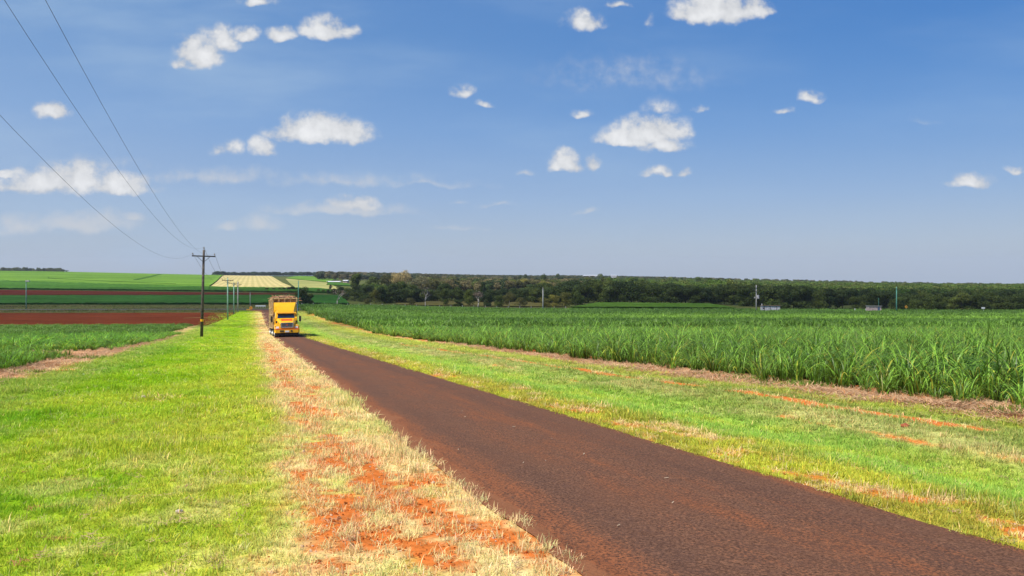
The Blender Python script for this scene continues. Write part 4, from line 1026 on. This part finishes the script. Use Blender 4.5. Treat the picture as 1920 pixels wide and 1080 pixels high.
def proto(kind, i):
    key = (kind, i)
    if key in PROTO: return PROTO[key]
    rs = hash(kind) % 1 + sum(map(ord, kind))*7+i
    h = 10.0; spec = {'dark': (11.5, 17, 4600, .5, .0), 'mid': (10.5, 14, 4000, .5, .02), 'olive': (10, 13, 2600, .45, .14), 'bright': (11.0, 14, 3200, .45, .0), 'pale': (11.5, 14, 2600, .42, .22), 'dense': (9.5, 15, 4800, .5, -.05)}[kind]
    lm = LEAF['dark' if kind == 'dense' else kind]
    me, lb = crown_mesh('crown', lm, h, spec[0], spec[1], spec[2], spec[3], spec[4], rs=rs)
    tk = trunk_mesh('trunk', M['palebark' if kind in ('pale', 'olive') else 'bark'], h, .22, lb, 7, rs)
    PROTO[key] = (me, tk, [None])
    return PROTO[key]
def tree(px, pbase, ptop, kind, y, label, group=None, wide=1.0, var=None, name='tree'):
    """pbase/ptop: rows of foot and top at distance y, used only for the height"""
    x = at(px, y); z = g1(x, y); topz = CAMZ+(HOR-ptop)/F*y; h = max(2.0, topz-z)
    i = var if var is not None else random.randrange(5)
    me, tk, tr = proto(kind, i)
    r = empty(name, (x, y, z), random.uniform(0, 6.28), label, 'tree', group)
    s = h/10.3; r.scale = (s*wide, s*wide, s)
    link('crown', me, r)
    if tr[0] is None: o = tk.build('trunk', M['palebark' if kind in ('pale', 'olive') else 'bark'], r, 0, True); tr[0] = o.data
    else: link('trunk', tr[0], r)
    return r
def dead_gum(px, pb, pt, y, label, seed, leaves=140):
    rn = random.Random(seed); x = at(px, y); z = g1(x, y); h = (pb-pt)/F*y
    r = empty('gum_tree', (x, y, z), 0, label, 'tree'); k = MB(); tips = []
    def br(p, d, ln, rad_, dep):
        d = d.normalized(); q = p+d*ln*.5+Vector((rn.gauss(0, .06), rn.gauss(0, .06), 0))*ln; e = p+d*ln
        k.tube([p, q, e], [rad_, rad_*.8, rad_*.6], 6)
        if dep == 0: tips.append(e); return
        for i in range(rn.choice((2, 2, 3))):
            nd = d+Vector((rn.gauss(0, .5), rn.gauss(0, .5), rn.uniform(-.1, .4))); br(e, nd, ln*rn.uniform(.55, .85), rad_*.6, dep-1)
    br(Vector((0, 0, -.3)), Vector((.03, 0, 1)), h*.34, .24, 3)
    k.build('trunk', M['palebark'], r, 0, True)
    rr = np.random.default_rng(seed); n = leaves; ti = np.array([tuple(t) for t in tips]); c = ti[rr.integers(0, len(ti), n)]+rr.normal(0, h*.06, (n, 3)); t = rr.normal(size=(n, 3)); t /= np.linalg.norm(t, axis=1)[:, None]; b = np.cross(t, rr.normal(size=(n, 3))); b /= np.linalg.norm(b, axis=1)[:, None]
    s = .32; V = np.stack([c-t*s, c-b*s*.35, c+t*s, c+b*s*.35], 1).reshape(-1, 3); me = np_mesh('crown', V, np.arange(n*4).reshape(-1, 4), LEAF['grey']); set_attr(me, 'tone', 'FLOAT_COLOR', 'POINT', np.ones((n*4, 4), np.float32)); link('crown', me, r)
def build_trees():
    dead_gum(632, 576, 541, 282, 'bare white gum tree right of the truck beyond the cross road', 3, 90)
    dead_gum(797, 573, 537, 284, 'bare white forked gum tree standing before the dark grove', 8, 120)
    dead_gum(897, 572, 540, 286, 'white branched gum tree before the rounded dark tree, centre', 12, 420)
    # around the junction, behind the truck
    tree(566, 578, 539, 'dark', 285, 'dark leafy tree directly right of the truck cage', wide=.8)
    tree(580, 575, 550, 'mid', 288, 'smaller green tree right of the dark tree by the truck', wide=.9)
    for i, (px, w) in enumerate(((501, 5), (514, 6), (524, 7), (533, 8), (541, 9), (549, 10), (556, 7))):
        tree(px, 547, 547-w*1.05, 'dark', 470, 'dark shrub of the low hedge row below the stubble field', 'hedge row trees', 1.3)
    for px, pt, y in ((598, 546, 450), (607, 545, 440), (616, 543, 430), (626, 541, 420), (640, 537, 415), (650, 540, 410)):
        tree(px, 552, pt, 'dark', y, 'dark tree of the hedge row climbing from the truck to the grove', 'grove hedge trees', 1.2)
    tree(620, 545, 533, 'grey' if False else 'olive', 480, 'thin small tree alone on the pale field edge', wide=.6)
    big = [(668, 566, 511, 'dense', 430, .85, 'tallest dark round tree on the skyline left of the grove'), (692, 560, 533, 'dark', 360, 1.1, 0), (655, 560, 540, 'dark', 380, 1.2, 0), (676, 566, 543, 'dark', 350, 1.0, 0),
           (704, 568, 541, 'bright', 312, .7, 'yellowish green bushy tree in front of the dark grove'), (716, 568, 538, 'dark', 315, .9, 0), (735, 567, 530, 'dark', 325, .9, 0), (754, 566, 527, 'dense', 335, 1.0, 0), (775, 566, 533, 'dark', 340, 1.0, 0),
           (700, 540, 516, 'mid', 470, 1.0, 0), (722, 540, 514, 'olive', 480, 1.0, 0), (742, 535, 509, 'pale', 520, .9, 'pale flowering gum on the skyline above the grove, left one'), (761, 535, 507, 'pale', 520, .8, 'tall pale flowering gum on the skyline above the grove, right one'),
           (790, 545, 518, 'pale', 430, 1.4, 'wide pale olive spreading gum behind the forked white tree'), (813, 548, 520, 'olive', 430, 1.2, 0), (836, 548, 530, 'dark', 360, 1.0, 0), (834, 570, 541, 'mid', 305, .7, 'slender green tree on the paddock right of the forked white gum'), (858, 560, 538, 'dark', 350, 1.0, 0), (880, 568, 540, 'mid', 306, .7, 0), (906, 540, 528, 'dense', 400, .5, 'small round dark treetop poking out above the grove, centre'),
           (915, 572, 547, 'dense', 300, .8, 'rounded dark bush right of the branched white gum'), (940, 566, 541, 'dark', 345, 1.1, 0), (965, 566, 540, 'dark', 350, 1.1, 0), (955, 571, 547, 'olive', 300, .9, 'olive bush on the field edge left of the bare pole'), (936, 571, 552, 'mid', 299, .8, 0), (990, 565, 536, 'dark', 360, 1.1, 0),
           (1003, 564, 541, 'mid', 340, 1.0, 0), (1040, 572, 551, 'bright', 296, 1.0, 'yellow green bush beside the field, just right of the bare pole'), (1060, 572, 549, 'bright', 298, 1.0, 'yellow green bush beside the field, second right of the bare pole'), (1080, 574, 538, 'mid', 300, .8, 'leaning green tree with a pale trunk right of the yellow bushes'),
           (1018, 545, 526, 'bright', 480, 1.3, 0), (985, 545, 523, 'bright', 520, 1.6, 0), (960, 548, 527, 'bright', 520, 1.6, 0), (1018, 540, 514, 'mid', 700, .6, 'lone round green tree standing on the skyline above the bare pole'), (985, 530, 514, 'dense', 900, .5, 'tiny dark treetop on the skyline, right one of a pair'), (975, 530, 515, 'dense', 900, .4, 'tiny dark treetop on the skyline, left one of a pair'), (1046, 530, 512, 'dark', 1100, .6, 'lone dark tree on the skyline between bare pole and white roofs'), (1127, 535, 514, 'mid', 1050, 1.2, 'round tree on the skyline between the two white roofs')]
    cnt = 0; order = []
    for (px, pb, pt, kd, y, w, lab) in big:
        if not lab:
            lab = {'dark': 'dark green', 'mid': 'mid green', 'olive': 'olive green', 'bright': 'yellow green', 'pale': 'pale', 'dense': 'dense dark'}[kd]
            near = 'forked white gum' if px < 860 else 'bare field pole'
            lab = '%s grove tree %s, %s of the %s' % (lab, 'in the front' if y < 320 else 'in the middle rows' if y < 420 else 'at the back of the grove', 'left' if px < (797 if px < 860 else 1018) else 'right', near)
            tree(px, pb, pt, kd, y, lab, 'grove trees beyond the field', w)
        else: tree(px, pb, pt, kd, y, lab, None, w)
    for (px, pt, y, kd) in ((648, 549, 345, 'dark'), (664, 547, 335, 'mid'), (680, 549, 330, 'dense'), (694, 546, 328, 'dark'), (726, 545, 322, 'dense'), (746, 541, 322, 'dark'), (762, 540, 326, 'dark'), (782, 539, 330, 'dense'), (803, 541, 345, 'dark'), (820, 543, 350, 'mid'), (846, 542, 352, 'dark'), (868, 543, 350, 'dense'), (890, 543, 352, 'dark'), (905, 545, 345, 'dark'), (925, 543, 350, 'dark'), (950, 543, 352, 'dense'), (975, 541, 350, 'dark'), (1000, 540, 352, 'mid'), (1022, 540, 340, 'dark'), (1045, 537, 345, 'dark'), (1066, 533, 345, 'dense'), (1088, 531, 345, 'dark')):
        tree(px, 570, pt, kd, y, 'dark tree in the thick of the grove between the left hedge row and the forest', 'inner grove trees', 1.35)
    for (px, pt, kd) in ((690, 560, 'olive'), (770, 559, 'olive'), (860, 562, 'mid'), (975, 558, 'olive'), (1022, 558, 'bright')):
        tree(px, 572, pt, kd, 297, 'low %s shrub at the foot of the grove, %s' % ({'olive': 'olive', 'mid': 'green', 'bright': 'yellowish'}[kd], {690: 'left end', 770: 'below the tall pale gums', 860: 'right of the slender green tree', 975: 'left of the bare pole', 1022: 'behind the bare pole'}[px]), None, 1.8, name='shrub')
    # the forest edge behind the right cane field: front row described by landmarks
    marks = [(1018, 'bare pole'), (1418, 'transformer pole'), (1641, 'pinkish shed'), (1681, 'green pole'), (1930, None)]
    ordn = ['first', 'second', 'third', 'fourth', 'fifth', 'sixth', 'seventh', 'eighth', 'ninth', 'tenth', 'eleventh', 'twelfth', 'thirteenth', 'fourteenth', 'fifteenth', 'sixteenth', 'seventeenth', 'eighteenth', 'nineteenth', 'twentieth']
    px = 1098; k = {}
    while px < 1945:
        y = 340-40*float(sm(1330, 1480, px))-22*float(sm(1650, 1700, px))+random.uniform(-5, 5)
        top = np.interp(px, [1098, 1200, 1350, 1480, 1640, 1700, 1930], [533, 533, 537, 539, 549, 552, 551])+random.gauss(0, 4)
        if abs(px-1372) < 12 or abs(px-1465) < 10: top -= 9
        kd = random.choice(('dark', 'dark', 'dense', 'mid')) if px < 1680 else random.choice(('dark', 'mid', 'dark'))
        lm = [m for m in marks if m[0] <= px][-1][1]; i = k.get(lm, 0); k[lm] = i+1
        tree(px, 580, top, kd, y, '%s %s tree right of the %s in the front row of the forest' % (ordn[min(i, 19)], {'dark': 'dark green', 'dense': 'dense dark', 'mid': 'mid green'}[kd], lm), 'front row forest trees', random.uniform(.9, 1.45))
        px += random.uniform(17, 25)*(1.0 if px < 1680 else .8)
    px = 1010
    while px < 1960:
        y = 375-30*float(sm(1330, 1480, px))-25*float(sm(1650, 1700, px))+random.uniform(-8, 8)
        top = np.interp(px, [1000, 1100, 1200, 1350, 1480, 1640, 1700, 1930], [531, 523, 528, 534, 534, 543, 547, 544])+random.uniform(-3, 3)
        tree(px, 570, top, random.choice(('dark', 'dark', 'mid', 'dense')), y, 'dark green tree of the second forest row behind the right cane field', 'second row forest trees', 1.2)
        px += random.uniform(18, 26)
    # left skyline
    for px in (4, 16, 27, 39, 52, 64, 78, 92, 108, 125):
        tree(px, 512, 503.5+px*.03+random.uniform(-1, 1), random.choice(('olive', 'mid')), 1500, 'hazy olive tree of the far skyline row above the left green hill', 'left skyline trees', 1.8)
build_trees()

def build_forest():
    # the wood beyond its first rows reads as one canopy
    variants = []
    fm = leaf_mat('forest_canopy_leaf', attr='tint', trans=.15, rough=.7, spec=.15)
    for i in range(5):
        me, lb = crown_mesh('forest_crown_source', fm, 10.0, 9.5, 12, 1300, .72, .1, rs=100+i); variants.append(me)
    P = []; SC = []; T = []
    def area(y0, y1, u0, u1, n, h0, h1, cols, wide=1.2):
        y = np.exp(RNG.uniform(math.log(y0), math.log(y1), n)); x = RNG.uniform(u0, u1, n)*y
        s = RNG.uniform(h0, h1, n)/10; P.append(np.stack([x, y, G(x, y)], -1)); SC.append(np.stack([s*wide, s*wide, s], -1))
        c = np.array(cols)[RNG.integers(0, len(cols), n)]*RNG.uniform(.7, 1.3, (n, 1)); T.append(c)
    dk = [(.075, .130, .016), (.10, .150, .02), (.125, .150, .03), (.09, .14, .018)]
    area(385, 620, .16, .33, 1000, 5.5, 8.5, dk, 1.35); area(385, 620, .30, .75, 1700, 4.6, 7, dk, 1.4); area(600, 1250, .10, .76, 4200, 5, 7.6, dk, 1.5); area(1150, 1250, .10, .76, 60, 7, 9.5, dk, .9)
    area(345, 400, .52, .75, 300, 6, 7.5, dk); area(430, 900, .10, .30, 40, 8, 11.5, dk, .9)
    area(480, 900, -.13, .10, 420, 6, 9.5, [(.05, .08, .02), (.10, .10, .03), (.18, .15, .06), (.13, .15, .03)], 1.3)
    area(900, 1500, -.26, .12, 900, 7, 10, [(.055, .08, .03), (.10, .10, .04), (.07, .09, .04), (.15, .13, .06)], 1.4)
    area(1500, 2600, -.40, .30, 2600, 5, 9, [(.045, .075, .03), (.05, .08, .03)], 1.8)
    area(390, 470, -.20, -.14, 60, 4, 6, dk)
    area(1250, 1330, .08, .7, 260, 8, 10, [(.10, .11, .05), (.06, .08, .03), (.16, .15, .08)], 1.2)
    area(1380, 1600, -.71, -.60, 120, 4, 9, [(.10, .12, .04), (.13, .13, .05)], 1.3)
    P = np.concatenate(P); n = len(P); rot = np.stack([np.zeros(n), np.zeros(n), RNG.uniform(0, 6.28, n)], -1)
    instancer('far_forest', variants, P, rot, np.concatenate(SC), RNG.integers(0, 5, n), np.concatenate(T), 'dense far forest canopy stretching to the horizon', 'forest')
build_forest()
def build_roadside():
    # rough uncut grass along the cross road
    n = 9000; y = RNG.uniform(206, 296, n); x = RNG.uniform(-.72, .25, n)*y
    yc = 243+.00045*(x+80)**2*(x > -80)+.00005*(x+80)**2
    ok = (np.abs(y-yc) > 5) & ((sleft(x, y) < -9) | (y > 248)) & ~((y < 217) & (x < -75)) & ((sright(x, y) < 8) | (y > 268))
    ok &= ~((y > 290) & (x < at(655, 292)))
    x = x[ok]; y = y[ok]; n = len(x); h = RNG.uniform(4, 9, n)*(.5+vn(x*.06, y*.12, 4))
    c = np.array([(.13, .14, .035), (.17, .16, .05), (.09, .12, .025), (.24, .19, .09)])[RNG.integers(0, 4, n)]*(.6+.8*vn(x*.05+7, y*.2, 1))[:, None]
    instancer('roadside_grass', GV, np.stack([x, y, G(x, y)-.02], -1), np.stack([np.zeros(n), np.zeros(n), RNG.uniform(0, 6.28, n)], -1), np.stack([np.full(n, 14.), np.full(n, 14.), h], -1), RNG.integers(0, len(GV), n), c, 'rough olive uncut grass along the cross road in the valley', 'grass')
build_roadside()

# ------------------------------------------------------------------ camera, light, sky
def build_view():
    cam = bpy.data.cameras.new('camera'); o = bpy.data.objects.new('camera', cam); COL.objects.link(o)
    o.location = (0, 0, CAMZ); o.rotation_euler = (rad(90), 0, 0); cam.sensor_width = 36; cam.lens = 36*F/1920
    cam.shift_y = (HOR-540)/1920; cam.clip_end = 30000; cam.clip_start = .05; S.camera = o
    sd = Vector((-.78, -.62, 0)).normalized(); el = rad(56); d = Vector((sd.x*math.cos(el), sd.y*math.cos(el), math.sin(el)))
    sun = bpy.data.lights.new('sun', 'SUN'); sun.energy = 4.2; sun.angle = rad(.5); sun.color = (1, .95, .87)
    so = bpy.data.objects.new('sun', sun); COL.objects.link(so); so.rotation_euler = (-d).to_track_quat('-Z', 'Y').to_euler(); so.location = (-40, -40, 120)
    S.view_settings.view_transform = 'Standard'; S.view_settings.look = 'None'; S.view_settings.exposure = EXPO; S.view_settings.gamma = 1
    w = bpy.data.worlds.new('World'); S.world = w; w.use_nodes = True; nt = w.node_tree; nt.nodes.clear()
    out = N(nt, 'ShaderNodeOutputWorld'); bg = N(nt, 'ShaderNodeBackground'); bg.inputs[1].default_value = .1; L(nt, bg.outputs[0], out.inputs[0])
    sky = N(nt, 'ShaderNodeTexSky'); sky.sky_type = 'NISHITA'; sky.sun_disc = False; sky.sun_elevation = el; sky.sun_rotation = math.atan2(sd.x, sd.y); sky.air_density = 1.0; sky.dust_density = .6; sky.ozone_density = 2.5
    di = N(nt, 'ShaderNodeTexCoord').outputs['Generated']; sp = N(nt, 'ShaderNodeSeparateXYZ'); L(nt, di, sp.inputs[0])
    yy = mth(nt, 'MAXIMUM', sp.outputs[1], .08); u = mth(nt, 'DIVIDE', sp.outputs[0], yy); v = mth(nt, 'DIVIDE', sp.outputs[2], yy)
    uv = N(nt, 'ShaderNodeCombineXYZ'); L(nt, u, uv.inputs[0]); L(nt, v, uv.inputs[1]); uvo = uv.outputs[0]
    # the blue of the clear air, deepening with height and away from the sun
    el_ = sp.outputs[2]
    ramp = N(nt, 'ShaderNodeValToRGB'); L(nt, el_, ramp.inputs[0]); cr = ramp.color_ramp
    for e, (pos, c) in enumerate(SKYRAMP):
        if e < 2: cr.elements[e].position = pos; cr.elements[e].color = (*c, 1)
        else: q = cr.elements.new(pos); q.color = (*c, 1)
    k10 = 10.0/(2**EXPO)
    base = mixc(nt, SKYMIX, sky.outputs[0], mixc(nt, 1.0, ramp.outputs[0], (k10, k10, k10), 'MULTIPLY'))
    side = mr(nt, sp.outputs[0], -.6, .6, 0, 1, False)
    base = mixc(nt, mth(nt, 'MULTIPLY', side, mr(nt, el_, .03, .3)), base, mixc(nt, 1.0, base, (.50, .76, .95), 'MULTIPLY'))
    base = mixc(nt, mth(nt, 'MULTIPLY', mth(nt, 'SUBTRACT', 1.0, side), mr(nt, el_, .02, .3, 0, .5)), base, mixc(nt, 1.0, base, (1.35, 1.18, 1.04), 'MULTIPLY'))
    # thin high veils
    mp = N(nt, 'ShaderNodeMapping'); mp.inputs['Scale'].default_value = (1.6, 6.5, 1); mp.inputs['Rotation'].default_value = (0, 0, .12); L(nt, uvo, mp.inputs[0])
    ci = noise(nt, mp.outputs[0], 1.5, 5, .5)
    veil = mth(nt, 'MULTIPLY', mr(nt, ci, .42, .78), mr(nt, u, -.75, .45, .72, .2))
    front = mr(nt, sp.outputs[1], .1, .3)
    WH = lambda q: tuple(x*k10*q for x in (.80, .82, .85))
    base = mixc(nt, mth(nt, 'MULTIPLY', veil, front), base, tuple(x*k10 for x in (.40, .55, .74)))
    # cumulus: named directions, edges broken by noise
    wn = N(nt, 'ShaderNodeTexNoise'); wn.inputs['Scale'].default_value = 26; wn.inputs['Detail'].default_value = 7; L(nt, uvo, wn.inputs['Vector'])
    wv = N(nt, 'ShaderNodeVectorMath'); wv.operation = 'SUBTRACT'; L(nt, wn.outputs['Color'], wv.inputs[0]); wv.inputs[1].default_value = (.5, .5, .5)
    ws = N(nt, 'ShaderNodeVectorMath'); ws.operation = 'SCALE'; L(nt, wv.outputs[0], ws.inputs[0]); ws.inputs['Scale'].default_value = .026
    wa = N(nt, 'ShaderNodeVectorMath'); wa.operation = 'ADD'; L(nt, uvo, wa.inputs[0]); L(nt, ws.outputs[0], wa.inputs[1]); wuv = wa.outputs[0]
    def field_of(blobs):
        acc = None
        for (cx, cy, rx, ry, a) in blobs:
            s_ = N(nt, 'ShaderNodeVectorMath'); s_.operation = 'SUBTRACT'; L(nt, wuv, s_.inputs[0]); s_.inputs[1].default_value = ((cx-960)/F, (HOR-cy)/F, 0)
            m_ = N(nt, 'ShaderNodeVectorMath'); m_.operation = 'MULTIPLY'; L(nt, s_.outputs[0], m_.inputs[0]); m_.inputs[1].default_value = (F/(rx*.97), F/(ry*.86), 0)
            b_ = N(nt, 'ShaderNodeVectorMath'); b_.operation = 'ABSOLUTE'; L(nt, m_.outputs[0], b_.inputs[0])
            c_ = N(nt, 'ShaderNodeVectorMath'); c_.operation = 'MULTIPLY_ADD'; L(nt, b_.outputs[0], c_.inputs[0]); c_.inputs[1].default_value = (0, -.42, 0); L(nt, m_.outputs[0], c_.inputs[2])
            l_ = N(nt, 'ShaderNodeVectorMath'); l_.operation = 'LENGTH'; L(nt, c_.outputs[0], l_.inputs[0])
            f_ = mth(nt, 'MULTIPLY', mth(nt, 'SUBTRACT', 1.0, l_.outputs['Value'], True), a)
            acc = f_ if acc is None else mth(nt, 'MAXIMUM', acc, f_)
        return acc
    fine = noise(nt, uvo, 44, 10, .62); lump = noise(nt, uvo, 24, 4)
    f1 = field_of(CLOUDS)
    dens = mth(nt, 'ADD', mth(nt, 'ADD', f1, mth(nt, 'MULTIPLY', mth(nt, 'SUBTRACT', fine, .5), mr(nt, f1, 0, .35, .0, 1.3))), mth(nt, 'MULTIPLY', mth(nt, 'SUBTRACT', lump, .5), mr(nt, f1, 0, .3, 0, 1.1)))
    al = mth(nt, 'MULTIPLY', mr(nt, dens, .08, .66), front)
    tone = mth(nt, 'ADD', mth(nt, 'MULTIPLY', mr(nt, dens, .3, 1.1), .6), mth(nt, 'MULTIPLY', mr(nt, lump, .3, .7), .4))
    ccol = mixc(nt, tone, WH(.74), tuple(x*k10*1.0 for x in (.90, .905, .915)))
    base = mixc(nt, mth(nt, 'MULTIPLY', al, .97), base, ccol)
    f2 = field_of(WISPS)
    d2 = mth(nt, 'MULTIPLY', mr(nt, mth(nt, 'ADD', f2, mth(nt, 'MULTIPLY', mth(nt, 'SUBTRACT', fine, .5), mr(nt, f2, 0, .3, 0, .9))), .08, .8), front)
    base = mixc(nt, mth(nt, 'MULTIPLY', d2, .75), base, WH(.80))
    L(nt, base, bg.inputs[0])
    try: w.cycles.sampling_method = 'MANUAL'; w.cycles.sample_map_resolution = 512
    except Exception: pass
EXPO = .55
SKYMIX = .85
SKYRAMP = [(0.0, (.40, .47, .58)), (1.0, (.06, .20, .55)), (.04, (.375, .465, .61)), (.10, (.29, .42, .66)), (.19, (.20, .36, .66)), (.30, (.125, .285, .60)), (.5, (.08, .22, .55))]
CLOUDS = [ # column, row, half width, half height, strength
 (375,105,66,44,1.0),(420,85,46,34,.9),(345,120,46,22,.8),(460,68,38,20,.9),(525,70,40,20,.95),(610,64,72,32,1.0),(645,62,42,20,.7),(484,4,50,18,.9),(98,214,48,24,1),
 (1350,20,112,48,1.1),(1300,28,70,34,.9),(1410,20,56,30,.9),(1093,45,58,26,.75),(1160,11,40,12,.7),(1212,256,104,36,1.1),(1170,262,74,20,.9),(1250,250,66,30,1),(1245,276,72,24,.9),(1065,308,52,28,.9),(1105,306,34,22,.9),(1232,327,46,14,.8),(1278,327,24,12,.75),
 (585,252,110,38,1.0),(640,256,92,34,1),(545,250,76,24,.8),(600,240,52,30,1),(495,280,46,28,.8),(425,282,46,24,.5),(100,345,140,36,1.05),(60,350,110,28,.9),(150,342,84,34,1),(220,352,110,30,1),(20,352,80,20,.8),(10,328,34,14,.8),
 (660,383,70,20,.9),(1820,346,62,18,.85),(1905,319,40,11,.7),(1522,187,38,18,.8),(1473,208,26,9,.55),(868,176,36,16,.65),(908,198,26,9,.5),(1090,214,30,12,.6),(1240,206,52,26,.4),(1310,208,30,12,.45),(1216,45,20,18,.4)]
WISPS = [(150,425,170,34,.85),(40,430,120,28,.7),(250,412,50,14,.7),(490,424,60,24,.8),(432,427,36,12,.7),(640,396,210,18,.8),(420,335,240,24,.55),(650,340,300,22,.5),(800,345,220,12,.45),(160,310,220,20,.4),(985,329,30,8,.6),(935,386,60,8,.5),(1100,400,40,7,.6),(860,380,40,8,.5),(1180,150,330,60,.35),(1730,229,60,10,.35),(860,432,90,8,.5)]
build_view()
def build_overhead():
    # thin unseen clouds added behind and above us to shade the valley floor
    m = bpy.data.materials.new('thin_shade_cloud'); nt = nodes(m)
    out = N(nt, 'ShaderNodeOutputMaterial'); t = N(nt, 'ShaderNodeBsdfTransparent'); d = N(nt, 'ShaderNodeBsdfDiffuse'); d.inputs[0].default_value = (.9, .9, .9, 1)
    mx = N(nt, 'ShaderNodeMixShader'); mx.inputs[0].default_value = .21; L(nt, t.outputs[0], mx.inputs[1]); L(nt, d.outputs[0], mx.inputs[2]); L(nt, mx.outputs[0], out.inputs[0])
    h = 800.0; c = h/math.tan(rad(56)); q = math.hypot(.78, .62); ox, oy = -.78/q*c, -.62/q*c
    rn = random.Random(4)
    for (gx, gy, rx, ry) in CLOUD_SHADE:
        bm = bmesh.new(); bmesh.ops.create_icosphere(bm, subdivisions=5, radius=1)
        for v in bm.verts:
            n = v.co.normalized(); k = 1+.75*(float(fbm(n.x*2.2+gx, n.y*2.2+n.z+gy, 3, 4))-.5)
            v.co = Vector((n.x*rx*k, n.y*ry*k, n.z*(60 if n.z > 0 else 15)*k))
        me = bpy.data.meshes.new('shade_cloud'); bm.to_mesh(me); bm.free(); me.materials.append(m)
        o = link('shade_cloud', me); o.location = (gx+ox, gy+oy, h); tag(o, kind='structure')
    if HAZE:
        b = MB(); b.box(-5700, 5700, -120, 6900, -420, 150); 
        m = bpy.data.materials.new('air'); nt = nodes(m); out = N(nt, 'ShaderNodeOutputMaterial'); v = N(nt, 'ShaderNodeVolumePrincipled')
        v.inputs['Color'].default_value = (.80, .88, 1, 1); v.inputs['Density'].default_value = HAZE; v.inputs['Anisotropy'].default_value = .1; L(nt, v.outputs[0], out.inputs['Volume'])
        tag(b.build('haze', m), kind='stuff')
CLOUD_SHADE = [(-120, 312, 420, 98), (330, 345, 250, 90), (70, 128, 120, 20), (-260, 440, 160, 60)]
HAZE = .00008
build_overhead()
